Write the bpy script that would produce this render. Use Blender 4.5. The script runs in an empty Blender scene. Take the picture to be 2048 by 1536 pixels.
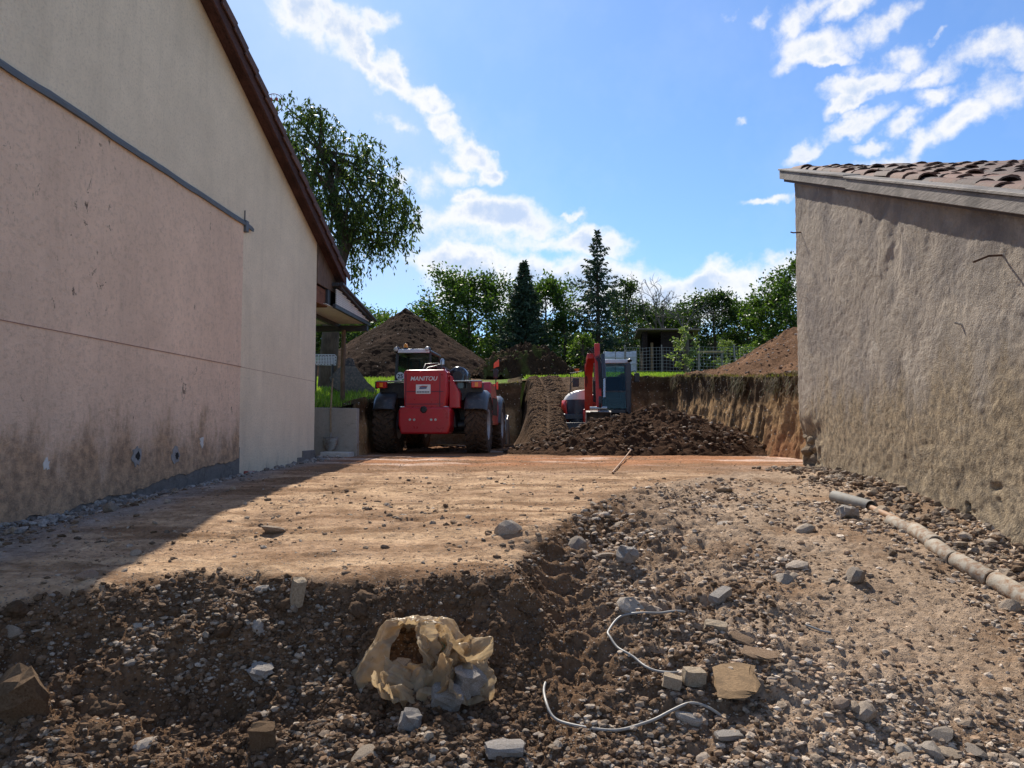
import bpy, math, random
import numpy as np
from mathutils import Vector, Matrix

random.seed(7)
SC = bpy.context.scene
COL = SC.collection
PI = math.pi
rad = math.radians

# ------------------------------------------------------------------ camera
FPX = 1538.0                                   # focal length in pixels of the 2048 px wide photograph
PITCH = math.atan(92 / FPX)
cam = bpy.data.cameras.new('camera')
cam.sensor_width = 36.0
cam.lens = FPX / 2048 * 36.0
cam.clip_start = 0.05
cam.clip_end = 3000
camo = bpy.data.objects.new('camera', cam)
camo.rotation_euler = (PI / 2 + PITCH, 0, 0)
COL.objects.link(camo)
SC.camera = camo

# ------------------------------------------------------------------ sun, sky, exposure
SUN_AZ = rad(13.0)        # left of straight ahead
SUN_EL = rad(45.0)
SUN_DIR = Vector((-math.sin(SUN_AZ) * math.cos(SUN_EL), math.cos(SUN_AZ) * math.cos(SUN_EL), math.sin(SUN_EL)))
sl = bpy.data.lights.new('sun', 'SUN')
sl.energy = 4.4
sl.angle = rad(0.55)
sl.color = (1.0, 0.93, 0.82)
so = bpy.data.objects.new('sun', sl)
so.rotation_euler = (-SUN_DIR).to_track_quat('-Z', 'Y').to_euler()
COL.objects.link(so)
SC.view_settings.view_transform = 'Standard'
SC.view_settings.look = 'None'
SC.view_settings.exposure = 0.80
SC.view_settings.gamma = 1.0
SC.view_settings.use_curve_mapping = False
SC.render.engine = 'CYCLES'
SC.cycles.max_bounces = 6
SC.cycles.transparent_max_bounces = 8
SC.cycles.use_denoising = True


def ray(u, v):
    x = (u - 1024) / FPX
    y = (768 - v) / FPX
    return (x, math.cos(PITCH) - y * math.sin(PITCH), math.sin(PITCH) + y * math.cos(PITCH))


def at(u, v, Y):
    d = ray(u, v)
    t = Y / d[1]
    return Vector((d[0] * t, Y, d[2] * t))


# ------------------------------------------------------------------ node helper
class NT:
    def __init__(self, tree):
        self.t = tree
        self.n = tree.nodes
        self.l = tree.links

    def node(self, typ, ins=None, **props):
        nd = self.n.new(typ)
        for k, val in props.items():
            setattr(nd, k, val)
        for k, val in (ins or {}).items():
            self.set(nd.inputs[k], val)
        return nd

    def set(self, sock, val):
        if isinstance(val, bpy.types.NodeSocket):
            self.l.new(val, sock)
        else:
            if sock.type == 'RGBA' and len(val) == 3:
                val = (*val, 1)
            sock.default_value = val

    def math(self, op, a, b=0.0, c=None, clamp=False):
        nd = self.n.new('ShaderNodeMath')
        nd.operation = op
        nd.use_clamp = clamp
        self.set(nd.inputs[0], a)
        self.set(nd.inputs[1], b)
        if c is not None:
            self.set(nd.inputs[2], c)
        return nd.outputs[0]

    def mix(self, fac, a, b, blend='MIX'):
        nd = self.n.new('ShaderNodeMix')
        nd.data_type = 'RGBA'
        nd.blend_type = blend
        self.set(nd.inputs[0], fac)
        self.set(nd.inputs[6], a)
        self.set(nd.inputs[7], b)
        return nd.outputs[2]

    def maprange(self, v, a, b, c=0.0, d=1.0, smooth=False):
        nd = self.n.new('ShaderNodeMapRange')
        nd.clamp = True
        if smooth:
            nd.interpolation_type = 'SMOOTHSTEP'
        self.set(nd.inputs[0], v)
        nd.inputs[1].default_value = a
        nd.inputs[2].default_value = b
        nd.inputs[3].default_value = c
        nd.inputs[4].default_value = d
        return nd.outputs[0]

    def noise(self, vec, scale, detail=4, rough=0.55, dist=0.0):
        nd = self.node('ShaderNodeTexNoise', {'Scale': scale, 'Detail': detail, 'Roughness': rough, 'Distortion': dist})
        if vec is not None:
            self.l.new(vec, nd.inputs['Vector'])
        return nd.outputs['Fac']

    def voronoi(self, vec, scale, feature='F1', out='Distance', rnd=1.0):
        nd = self.node('ShaderNodeTexVoronoi', {'Scale': scale, 'Randomness': rnd}, feature=feature)
        if vec is not None:
            self.l.new(vec, nd.inputs['Vector'])
        return nd.outputs[out]

    def scaled(self, vec, s):
        nd = self.n.new('ShaderNodeVectorMath')
        nd.operation = 'MULTIPLY'
        self.l.new(vec, nd.inputs[0])
        nd.inputs[1].default_value = s
        return nd.outputs[0]

    def coord(self, kind='Object'):
        return self.n.new('ShaderNodeTexCoord').outputs[kind]

    def geom(self, kind='Position'):
        return self.n.new('ShaderNodeNewGeometry').outputs[kind]

    def sep(self, vec):
        nd = self.n.new('ShaderNodeSeparateXYZ')
        self.l.new(vec, nd.inputs[0])
        return nd.outputs

    def bump(self, height, strength=0.5, dist=0.01):
        nd = self.n.new('ShaderNodeBump')
        nd.inputs['Strength'].default_value = strength
        nd.inputs['Distance'].default_value = dist
        self.l.new(height, nd.inputs['Height'])
        return nd.outputs[0]


def new_mat(name):
    m = bpy.data.materials.new(name)
    m.use_nodes = True
    nt = NT(m.node_tree)
    b = m.node_tree.nodes['Principled BSDF']
    return m, nt, b


def plain(name, col, rough=0.5, metal=0.0, var=0.12, scale=6.0, bump=0.0, spec=0.5, dirt=None, dirt_amt=0.0, coat=0.0):
    """Painted / metal / plastic surface with a little uneven wear."""
    m, nt, b = new_mat(name)
    co = nt.coord()
    n = nt.noise(co, scale, 5, 0.6)
    lo = tuple(c * (1 - var) for c in col)
    hi = tuple(min(1, c * (1 + var)) for c in col)
    c = nt.mix(nt.maprange(n, 0.3, 0.7), lo, hi)
    if dirt:
        n2 = nt.noise(co, scale * 2.3, 6, 0.7)
        c = nt.mix(nt.maprange(n2, 0.62 - dirt_amt * 0.3, 0.8 - dirt_amt * 0.3, 0, min(1, dirt_amt * 1.6)), c, dirt)
    nt.set(b.inputs['Base Color'], c)
    nt.set(b.inputs['Roughness'], nt.maprange(n, 0.3, 0.7, max(0.02, rough - 0.08), min(1, rough + 0.08)))
    b.inputs['Metallic'].default_value = metal
    b.inputs['Specular IOR Level'].default_value = spec
    b.inputs['Coat Weight'].default_value = coat
    if bump:
        nt.set(b.inputs['Normal'], nt.bump(nt.noise(co, scale * 12, 4), 0.6, bump))
    return m


def glass_mat(name, tint=(0.55, 0.65, 0.68), op=0.35):
    m, nt, b = new_mat(name)
    out = nt.n['Material Output']
    tr = nt.node('ShaderNodeBsdfTransparent', {'Color': tint})
    gl = nt.node('ShaderNodeBsdfGlossy', {'Color': (0.9, 0.95, 1.0), 'Roughness': 0.04})
    fr = nt.node('ShaderNodeFresnel', {'IOR': 1.5})
    f = nt.math('MULTIPLY_ADD', fr.outputs[0], .45, 0.0, clamp=True)
    mx = nt.node('ShaderNodeMixShader', {0: f, 1: tr.outputs[0], 2: gl.outputs[0]})
    nt.l.new(mx.outputs[0], out.inputs['Surface'])
    return m


# ------------------------------------------------------------------ world
def build_world():
    w = bpy.data.worlds.new('World')
    SC.world = w
    w.use_nodes = True
    nt = NT(w.node_tree)
    bg = nt.n['Background']
    sky = nt.node('ShaderNodeTexSky', sky_type='NISHITA', sun_disc=False)
    sky.sun_elevation = SUN_EL
    sky.sun_rotation = -SUN_AZ
    sky.altitude = 300
    sky.air_density = 1.1
    sky.dust_density = 0.4
    sky.ozone_density = 3.5
    d = nt.sep(nt.coord('Generated'))
    az = nt.math('ARCTAN2', d[0], d[1])
    el = nt.math('ARCSINE', d[2])
    cmb = nt.node('ShaderNodeCombineXYZ', {0: az, 1: el})
    vec = cmb.outputs[0]
    wn = nt.node('ShaderNodeTexNoise', {'Scale': 9.0, 'Detail': 5.0, 'Roughness': 0.6})
    nt.l.new(vec, wn.inputs['Vector'])
    off = nt.node('ShaderNodeVectorMath', operation='MULTIPLY_ADD')
    nt.l.new(wn.outputs['Color'], off.inputs[0])
    off.inputs[1].default_value = (0.10, 0.10, 0)
    off.inputs[2].default_value = (-0.05, -0.05, 0)
    add = nt.node('ShaderNodeVectorMath', operation='ADD')
    nt.l.new(vec, add.inputs[0])
    nt.l.new(off.outputs[0], add.inputs[1])
    pv = add.outputs[0]

    def ang(u, v):
        r = ray(u, v)
        return math.atan2(r[0], r[1]), math.atan2(r[2], math.hypot(r[0], r[1]))

    # clouds standing where they stand in the sky: (u, v, half width, half height, tilt, weight)
    clouds = [
        (600, 15, 80, 50, -35, 1.15), (665, 40, 90, 38, -38, 1.1), (735, 95, 70, 26, -45, 1.0), (800, 150, 75, 30, -38, 1.15), (855, 190, 45, 30, 0, 1.1), (745, 35, 50, 24, 0, .7),
        (885, 245, 70, 28, -42, 1.05), (935, 295, 75, 34, -20, 1.15), (975, 330, 42, 30, 0, 1.1), (910, 330, 70, 34, 0, .9), (810, 250, 50, 22, -20, .7), (935, 390, 40, 24, 0, .9), (830, 350, 120, 34, -10, .55),
        (1000, 440, 150, 52, 0, 1.3), (960, 480, 110, 45, 0, .8), (1140, 482, 190, 32, 0, .95), (1240, 470, 60, 25, 0, .8), (1130, 425, 40, 12, 0, .8),
        (950, 535, 150, 40, -10, 1.35), (1120, 565, 260, 58, 0, 1.4), (1030, 600, 200, 40, 0, 1.0), (1300, 580, 190, 52, 0, 1.25), (1440, 572, 130, 50, 0, 1.25),
        (1550, 575, 90, 52, 0, 1.3), (1400, 620, 260, 40, 0, 1.0), (880, 600, 40, 18, 0, .8),
        (1620, 25, 80, 40, 30, .85), (1690, 25, 60, 26, 25, .8), (1775, 45, 75, 32, 20, .85), (1640, 100, 80, 36, 5, 1.0), (1655, 128, 60, 16, 0, .8),
        (1800, 120, 80, 26, 10, .9), (1740, 172, 90, 22, 10, .9), (1850, 150, 60, 20, 20, .75), (1985, 120, 100, 40, -5, .85), (2010, 190, 80, 45, 0, .8), (1870, 195, 50, 20, 0, .8),
        (1700, 215, 40, 16, 20, .8), (1720, 250, 70, 20, 15, .85), (1815, 245, 50, 20, 25, .75), (1612, 293, 55, 20, 20, .85), (1740, 290, 40, 14, 0, .7),
        (1920, 245, 80, 28, 15, .9), (1860, 285, 90, 30, 22, .85), (1780, 320, 100, 26, 12, .85), (1880, 75, 22, 10, 20, .7), (1530, 40, 40, 18, 40, .7), (1470, 15, 35, 16, 0, .6),
        (1530, 414, 70, 13, 0, .85), (1470, 232, 26, 12, 30, .6),
    ]
    dens = None

    def blob(a, e, ra, re, tilt, wgt, dens):
        mp = nt.node('ShaderNodeMapping', vector_type='TEXTURE')
        nt.l.new(pv, mp.inputs[0])
        mp.inputs['Location'].default_value = (a, e, 0)
        mp.inputs['Rotation'].default_value = (0, 0, rad(tilt))
        mp.inputs['Scale'].default_value = (ra, re, 1)
        ln = nt.node('ShaderNodeVectorMath', operation='LENGTH')
        nt.l.new(mp.outputs[0], ln.inputs[0])
        m = nt.maprange(ln.outputs['Value'], 0.25, 1.25, wgt, 0.0)
        return m if dens is None else nt.math('MAXIMUM', dens, m)

    for (u, v, hw, hh, tilt, wgt) in clouds:
        a, e = ang(u, v)
        dens = blob(a, e, hw / FPX, hh / FPX, tilt, wgt, dens)
    # the same kind of broken cloud goes on round the rest of the sky
    rest = nt.noise(nt.scaled(vec, (1.0, 1.8, 1.0)), 3.2, 3, .5)
    rest = nt.math('MULTIPLY', nt.maprange(rest, .50, .66, 0, 1.0), nt.maprange(nt.math('ABSOLUTE', az), .72, .95))
    dens = nt.math('MAXIMUM', dens, nt.math('MULTIPLY', rest, nt.maprange(el, 1.35, 1.15)))
    fb = nt.node('ShaderNodeTexNoise', {'Scale': 13.0, 'Detail': 10.0, 'Roughness': 0.60, 'Lacunarity': 2.1})
    nt.l.new(vec, fb.inputs['Vector'])
    n2 = nt.node('ShaderNodeTexNoise', {'Scale': 5.0, 'Detail': 6.0, 'Roughness': 0.6})
    nt.l.new(vec, n2.inputs['Vector'])
    raw = nt.math('ADD', dens, nt.math('MULTIPLY', nt.math('SUBTRACT', fb.outputs['Fac'], 0.50), 2.5))
    cover = nt.maprange(raw, 0.18, 0.95, 0, 1, True)
    gate = nt.maprange(dens, 0.0, 0.25)
    cover = nt.math('MULTIPLY', cover, gate)
    thick = nt.maprange(nt.math('ADD', raw, nt.math('MULTIPLY', nt.math('SUBTRACT', n2.outputs['Fac'], .5), 1.2)), 0.80, 1.45, 0, 1, True)
    ccol = nt.mix(thick, (6.1, 6.05, 5.95), (3.5, 4.2, 5.4))
    wisp = nt.math('MULTIPLY', nt.maprange(n2.outputs['Fac'], 0.45, 0.75), 0.10)   # thin veil
    skyc = nt.mix(1.0, sky.outputs[0], (0.60, 0.745, 0.93), 'MULTIPLY')
    # the thin blue-grey sheet of the large cloud left of its bright edge
    mp = nt.node('ShaderNodeMapping', vector_type='TEXTURE')
    nt.l.new(pv, mp.inputs[0])
    va, ve = ang(640, 280)
    mp.inputs['Location'].default_value = (va, ve, 0)
    mp.inputs['Rotation'].default_value = (0, 0, rad(-40))
    mp.inputs['Scale'].default_value = (.30, .17, 1)
    ln = nt.node('ShaderNodeVectorMath', operation='LENGTH')
    nt.l.new(mp.outputs[0], ln.inputs[0])
    veil = nt.math('MULTIPLY', nt.maprange(ln.outputs['Value'], .55, 1.15, 1, 0, True), nt.maprange(n2.outputs['Fac'], .25, .65, .35, .75))
    base = nt.mix(wisp, skyc, (6.0, 6.4, 6.8))
    base = nt.mix(veil, base, (3.5, 4.5, 5.9))
    c = nt.mix(nt.math('MULTIPLY', cover, 0.9), base, ccol)
    nt.l.new(c, bg.inputs['Color'])
    bg.inputs['Strength'].default_value = 0.098
    w.cycles.sampling_method = 'MANUAL'
    w.cycles.sample_map_resolution = 512


build_world()


# ------------------------------------------------------------------ numpy noise
def _h(ix, iy, seed):
    h = (ix.astype(np.int64) * 374761393 + iy.astype(np.int64) * 668265263 + seed * 1442695041) & 0xffffffff
    h = ((h ^ (h >> 13)) * 1274126177) & 0xffffffff
    return ((h ^ (h >> 16)) & 0xffff) / 65535.0


def vn(x, y, seed=0):
    x = np.asarray(x, float)
    y = np.asarray(y, float)
    ix = np.floor(x)
    iy = np.floor(y)
    fx = x - ix
    fy = y - iy
    fx = fx * fx * (3 - 2 * fx)
    fy = fy * fy * (3 - 2 * fy)
    a = _h(ix, iy, seed)
    b = _h(ix + 1, iy, seed)
    c = _h(ix, iy + 1, seed)
    d = _h(ix + 1, iy + 1, seed)
    return (a + (b - a) * fx) * (1 - fy) + (c + (d - c) * fx) * fy


def fbm(x, y, octv=4, seed=0, gain=0.5):
    s = 0.0
    amp = 1.0
    tot = 0.0
    for o in range(octv):
        s = s + amp * (vn(x * 2 ** o + 17.3 * o, y * 2 ** o - 9.1 * o, seed + o) - 0.5)
        tot += amp
        amp *= gain
    return s / tot * 2       # about -1..1


def sst(a, b, x):
    t = np.clip((x - a) / (b - a), 0, 1)
    return t * t * (3 - 2 * t)


def clod(x, y, scale, seed):
    """rounded lumps: cellular bumps"""
    X = x * scale
    Y = y * scale
    ix = np.floor(X)
    iy = np.floor(Y)
    best = np.full(np.shape(X), 9.0)
    for dx in (-1, 0, 1):
        for dy in (-1, 0, 1):
            cx = ix + dx
            cy = iy + dy
            px = cx + _h(cx, cy, seed)
            py = cy + _h(cx, cy, seed + 77)
            rr = 0.45 + 0.5 * _h(cx, cy, seed + 5)
            dd = ((X - px) ** 2 + (Y - py) ** 2) / rr ** 2
            best = np.minimum(best, dd)
    return np.sqrt(np.clip(1 - best, 0, 1))


# ------------------------------------------------------------------ mesh helpers
def link(o, parent=None):
    COL.objects.link(o)
    if parent is not None:
        o.parent = parent
    return o


def empty(name, loc=(0, 0, 0), rz=0.0, parent=None):
    o = bpy.data.objects.new(name, None)
    o.location = loc
    o.rotation_euler = (0, 0, rz)
    o.empty_display_size = 0.2
    return link(o, parent)


def tag(o, label=None, cat=None, group=None, kind=None):
    if label:
        o['label'] = label
    if cat:
        o['category'] = cat
    if group:
        o['group'] = group
    if kind:
        o['kind'] = kind
    return o


def npmesh(name, V, F, mat, parent=None, col=None, smooth=False, mesh_only=False):
    V = np.asarray(V, np.float32).reshape(-1, 3)
    F = np.asarray(F, np.int32)
    k = F.shape[1]
    me = bpy.data.meshes.new(name)
    me.vertices.add(len(V))
    me.vertices.foreach_set('co', V.ravel())
    me.loops.add(F.size)
    me.loops.foreach_set('vertex_index', F.ravel())
    me.polygons.add(len(F))
    me.polygons.foreach_set('loop_start', np.arange(0, F.size, k, dtype=np.int32))
    me.polygons.foreach_set('loop_total', np.full(len(F), k, np.int32))
    me.polygons.foreach_set('use_smooth', np.full(len(F), smooth, bool))
    if col is not None:
        a = me.attributes.new('Col', 'FLOAT_COLOR', 'POINT')
        c = np.ones((len(V), 4), np.float32)
        c[:, :3] = col
        a.data.foreach_set('color', c.ravel())
    me.update(calc_edges=True)
    me.materials.append(mat)
    if mesh_only:
        return me
    return link(bpy.data.objects.new(name, me), parent)


def gridF(nr, nc):
    i = np.arange(nr - 1)[:, None] * nc + np.arange(nc - 1)[None, :]
    return np.stack([i, i + 1, i + nc + 1, i + nc], -1).reshape(-1, 4)


def frame(d):
    d = Vector(d).normalized()
    a = Vector((0, 0, 1)) if abs(d.z) < 0.9 else Vector((1, 0, 0))
    u = d.cross(a).normalized()
    return u, d.cross(u).normalized()


class MB:
    def __init__(self):
        self.v = []
        self.f = []

    def add(self, vs, fs):
        o = len(self.v)
        self.v += [tuple(p) for p in vs]
        self.f += [tuple(i + o for i in f) for f in fs]
        return self

    def hexa(self, p):
        return self.add(p, [(0, 3, 2, 1), (4, 5, 6, 7), (0, 1, 5, 4), (1, 2, 6, 5), (2, 3, 7, 6), (3, 0, 4, 7)])

    def box(self, c, s, rot=None):
        hx, hy, hz = s[0] / 2, s[1] / 2, s[2] / 2
        p = [Vector(q) for q in ((-hx, -hy, -hz), (hx, -hy, -hz), (hx, hy, -hz), (-hx, hy, -hz), (-hx, -hy, hz), (hx, -hy, hz), (hx, hy, hz), (-hx, hy, hz))]
        if rot is not None:
            p = [rot @ q for q in p]
        c = Vector(c)
        return self.hexa([q + c for q in p])

    def bx(self, x0, x1, y0, y1, z0, z1):
        return self.box(((x0 + x1) / 2, (y0 + y1) / 2, (z0 + z1) / 2), (x1 - x0, y1 - y0, z1 - z0))

    def tube(self, pts, radii, n=10, caps=True):
        pts = [Vector(p) for p in pts]
        if not hasattr(radii, '__len__'):
            radii = [radii] * len(pts)
        rings = []
        u = None
        for i, p in enumerate(pts):
            d = (pts[min(i + 1, len(pts) - 1)] - pts[max(i - 1, 0)]).normalized()
            if u is None:
                u, w = frame(d)
            else:
                u = (u - d * u.dot(d))
                u = u.normalized() if u.length > 1e-6 else frame(d)[0]
                w = d.cross(u)
            rings.append([p + (u * math.cos(a) + w * math.sin(a)) * radii[i] for a in [2 * PI * k / n for k in range(n)]])
        vs = [q for r in rings for q in r]
        fs = []
        for i in range(len(pts) - 1):
            for k in range(n):
                a = i * n + k
                b = i * n + (k + 1) % n
                fs.append((a, b, b + n, a + n))
        if caps:
            fs.append(tuple(range(n - 1, -1, -1)))
            fs.append(tuple((len(pts) - 1) * n + k for k in range(n)))
        return self.add(vs, fs)

    def cyl(self, p0, p1, r0, r1=None, n=14):
        return self.tube([p0, p1], [r0, r0 if r1 is None else r1], n)

    def lathe(self, prof, c=(0, 0, 0), axis='z', n=28, closed=True):
        vs = []
        for (r, h) in prof:
            for k in range(n):
                a = 2 * PI * k / n
                q = (r * math.cos(a), r * math.sin(a), h)
                if axis == 'x':
                    q = (h, q[0], q[1])
                elif axis == 'y':
                    q = (q[1], h, q[0])
                vs.append((q[0] + c[0], q[1] + c[1], q[2] + c[2]))
        fs = []
        m = len(prof)
        for i in range(m if closed else m - 1):
            for k in range(n):
                a = i * n + k
                b = i * n + (k + 1) % n
                j = ((i + 1) % m) * n
                fs.append((a, b, j + (k + 1) % n, j + k))
        return self.add(vs, fs)

    def prism(self, poly, axis, a, b):
        """polygon in the plane across the axis, extruded a..b"""
        def P(p, h):
            return {'x': (h, p[0], p[1]), 'y': (p[0], h, p[1]), 'z': (p[0], p[1], h)}[axis]
        n = len(poly)
        vs = [P(p, a) for p in poly] + [P(p, b) for p in poly]
        fs = [tuple(range(n))[::-1], tuple(range(n, 2 * n))]
        fs += [(i, (i + 1) % n, n + (i + 1) % n, n + i) for i in range(n)]
        return self.add(vs, fs)

    def mesh(self, name, mat, smooth=None):
        me = bpy.data.meshes.new(name)
        me.from_pydata(self.v, [], self.f)
        me.materials.append(mat)
        import bmesh
        bm = bmesh.new()
        bm.from_mesh(me)
        bmesh.ops.recalc_face_normals(bm, faces=bm.faces)
        bm.to_mesh(me)
        bm.free()
        if smooth is not None:
            me.polygons.foreach_set('use_smooth', [True] * len(me.polygons))
            me.set_sharp_from_angle(angle=rad(smooth))
        return me

    def build(self, name, mat, parent=None, bevel=0.0, smooth=None, seg=2):
        o = bpy.data.objects.new(name, self.mesh(name, mat, smooth if not bevel else (smooth or 35)))
        if bevel:
            md = o.modifiers.new('bevel', 'BEVEL')
            md.width = bevel
            md.segments = seg
            md.limit_method = 'ANGLE'
            md.angle_limit = rad(35)
        return link(o, parent)


def copy_tree(o, parent=None):
    c = o.copy()
    COL.objects.link(c)
    c.parent = parent
    for ch in o.children:
        copy_tree(ch, c)
    return c


def text_mesh(body, size, mat, name, parent, loc, rot, shear=0.0, offset=0.0, extrude=0.002, sx=1.0):
    cu = bpy.data.curves.new(name, 'FONT')
    cu.body = body
    cu.size = size
    cu.shear = shear
    cu.offset = offset
    cu.extrude = extrude
    cu.align_x = 'CENTER'
    cu.align_y = 'CENTER'
    t = bpy.data.objects.new(name, cu)
    COL.objects.link(t)
    dg = bpy.context.evaluated_depsgraph_get()
    me = bpy.data.meshes.new_from_object(t.evaluated_get(dg))
    bpy.data.objects.remove(t)
    me.materials.clear()
    me.materials.append(mat)
    o = bpy.data.objects.new(name, me)
    o.location = loc
    o.rotation_euler = rot
    o.scale = (sx, 1, 1)
    return link(o, parent)


# ------------------------------------------------------------------ ground shape
LOWER_Y = [-30, 0, 2, 3.0, 3.43, 3.86, 4.5, 5, 6, 8, 11, 14, 18, 40]
LOWER_Z = [-1.75, -1.62, -1.58, -1.52, -1.43, -1.28, -1.12, -1.00, -.82, -.64, -.56, -.51, -.5, -.48]
UPPER_Y = [-30, 3, 4, 4.6, 5.3, 6, 8, 11, 14, 18, 40]
UPPER_Z = [-1.0, -.9, -.85, -.80, -.745, -.69, -.61, -.555, -.51, -.5, -.48]
PIT_L, PIT_R = -3.14, 5.35


def tier(x, y):
    """1 on the compacted upper tier, 0 in the dug foreground; with the scarp between"""
    yc = np.interp(x, [-5, -2.66, -2.1, -1.6, -.7, -.07, 1], [3.95, 4.08, 4.5, 4.6, 4.42, 4.55, 4.7])
    yc = yc + 0.26 * fbm(x * 2.1, y * 1.1, 5, 31, .58)
    xc = np.interp(y, [4.3, 4.6, 5.3, 6.04, 7, 8.2, 10], [-.10, -.05, .15, .36, .60, 1.1, 2.4])
    xc = xc + 0.10 * fbm(x * 2.3, y * 2.1, 3, 37)
    wy = np.interp(x, [-3, -2, -1.2, 0], [.95, .9, .65, .60])
    wx = np.interp(y, [4.4, 5.5, 7, 9], [.40, .42, .7, 1.6])
    t = np.minimum(sst(-1, 0, (y - yc) / wy), sst(-1, 0, (xc - x) / wx))
    return t


def ramp_z(x, y):
    r = np.interp(y, [16.5, 17.6, 26.5, 27], [-.6, -.5, 1.78, 1.82])
    k = sst(0.0, 0.55, x - 0.05 - 0.15 * fbm(y * .8, x, 2, 5)) * sst(0.0, 0.6, np.interp(y, [16, 23.2, 24.4, 26.5], [1.75, 1.95, 3.6, 4.0]) - x)
    return -.5 + (r + .5) * k


def ground_z(x, y, fine=True):
    x = np.asarray(x, float)
    y = np.asarray(y, float)
    lo = np.interp(y, LOWER_Y, LOWER_Z)
    up = np.interp(y, UPPER_Y, UPPER_Z)
    t = tier(x, y)
    z = lo + (up - lo) * t
    # dug hollow at the lower left, heap of clods in the corner
    z = z - 0.08 * np.exp(-(((x + 1.55) / .7) ** 2 + ((y - 3.75) / .35) ** 2))
    z = z + 0.10 * np.exp(-(((x + 2.2) / .35) ** 2 + ((y - 3.45) / .3) ** 2))
    z = z + 0.05 * np.exp(-(((x - 1.05) / .55) ** 2 + ((y - 4.0) / .5) ** 2))
    z = z + 0.10 * sst(3.2, 4.0, x) * sst(11.5, 9, y) - 0.12 * sst(-3.2, -3.9, x) * sst(14.6, 12, y)
    # rough broken soil in the lower part, flatter on the tier
    near = sst(13, 6, y)
    rough = (1 - t) * near * sst(2.0, 0.4, x - 0.10 * y)
    z = z + 0.11 * rough * fbm(x * 2.7, y * 2.7, 5, 11, .58)
    z = z + 0.030 * (1 - t) * near * fbm(x * 2.0, y * 2.0, 3, 12)
    z = z + 0.018 * fbm(x * .9, y * 1.6, 4, 13)
    scar = 4 * t * (1 - t)
    z = z + 0.10 * scar * near * fbm(x * 4, y * 4, 4, 14, .6)
    # tooth and cleat grooves down the right flank of the tier
    gx = (x - .30) * .96 + (y - 4.6) * .25
    flank = np.exp(-((gx - .12) / .33) ** 2) * sst(3.7, 4.1, y) * sst(5.9, 5.1, y)
    z = z + 0.022 * flank * np.sin((y * .9 - x * .55) * 2 * PI / .15 + 1.5 * fbm(x * 3, y * 3, 2, 8))
    # wheel ruts on the tier
    for (x0, k, s) in ((-.7, .04, 1), (-1.9, .03, 1), (1.6, -.06, .8)):
        dx = x - (x0 + k * (y - 8) + .12 * fbm(y * .35, y * 0 + x0, 2, 3))
        on = np.exp(-(dx / .2) ** 2) * sst(4.8, 6, y) * sst(16, 13, y)
        z = z - .022 * s * on + .009 * on * np.clip(1.8 * np.sin((y + np.abs(dx) * .9) * 2 * PI / .21 + 2 * fbm(x * 2, y * 2, 2, 9)), -1, 1)
    if fine:
        z = z + (0.030 * rough + 0.010 * scar) * clod(x + .03 * fbm(x * 9, y * 9, 2, 2), y, 9.0, 21)
        z = z + (0.014 * rough + .006 * (1 - t) * near + .004) * clod(x, y, 22.0, 22)
        z = z + (0.008 * (1 - t) * near + .002) * clod(x, y, 48.0, 23)
        z = z + (0.016 * rough + .006) * fbm(x * 14, y * 14, 3, 24) + .020 * t * fbm(x * 2.6, y * 6, 5, 25, .6) * sst(12.5, 10, y) + .010 * t * np.maximum(fbm(x * 1.2, y * 2, 3, 26), 0) * clod(x, y, 12, 27)
    # pit floor and ramp
    zr = ramp_z(x, y)
    z = np.where(y > 16.4, np.maximum(z, zr + 0.02 * fbm(x * 3, y * 3, 3, 4)), z)
    z = z + sst(16.5, 18, y) * (.05 * fbm(x * 5, y * 5, 4, 15, .6) + .03 * clod(x, y, 6, 16))
    onr = sst(17.0, 18, y) * sst(.2, .5, x) * sst(3.8, 3.4, x)
    for xt in (.62, 1.35):
        c = np.abs(x - xt - .10 * np.sin(y * .6))
        band = sst(.36, .28, c)
        ph = (y + c * .8 + .10 * fbm(x * 2, y * 2, 2, 6)) * 2 * PI / .25
        z = z + onr * band * (.045 + .03 * fbm(x * 3, y * 3, 2, 7)) * np.clip(np.sin(ph) * 2.2, -1, 1)
    return z


def G(u, v):
    """where the view ray through a pixel of the photograph meets the ground"""
    d = np.array(ray(u, v))
    t = np.linspace(2.2, 30, 2600)
    P = d[None, :] * t[:, None]
    hit = np.argmax(P[:, 2] < ground_z(P[:, 0], P[:, 1], False))
    return Vector(P[hit])


def gz(x, y):
    return float(ground_z(np.array([x]), np.array([y]), False)[0])


def plateau(x, y):
    x = np.asarray(x, float)
    y = np.asarray(y, float)
    zr = np.interp(y, [8, 14, 26, 40, 80, 400], [.6, .96, 1.77, 2.95, 5.2, 5.0])
    zl = np.interp(y, [8, 15, 24, 35, 40, 80, 400], [.35, .40, 1.30, 2.48, 2.95, 5.2, 5.0])
    k = sst(-3.5, 4.0, x)
    z = zl + (zr - zl) * k + .07 * fbm(x * .5, y * .5, 4, 41) + .03 * fbm(x * 2.2, y * 2.2, 3, 42)
    return z


def pz(x, y):
    return float(plateau(np.array([x]), np.array([y]))[0])


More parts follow.
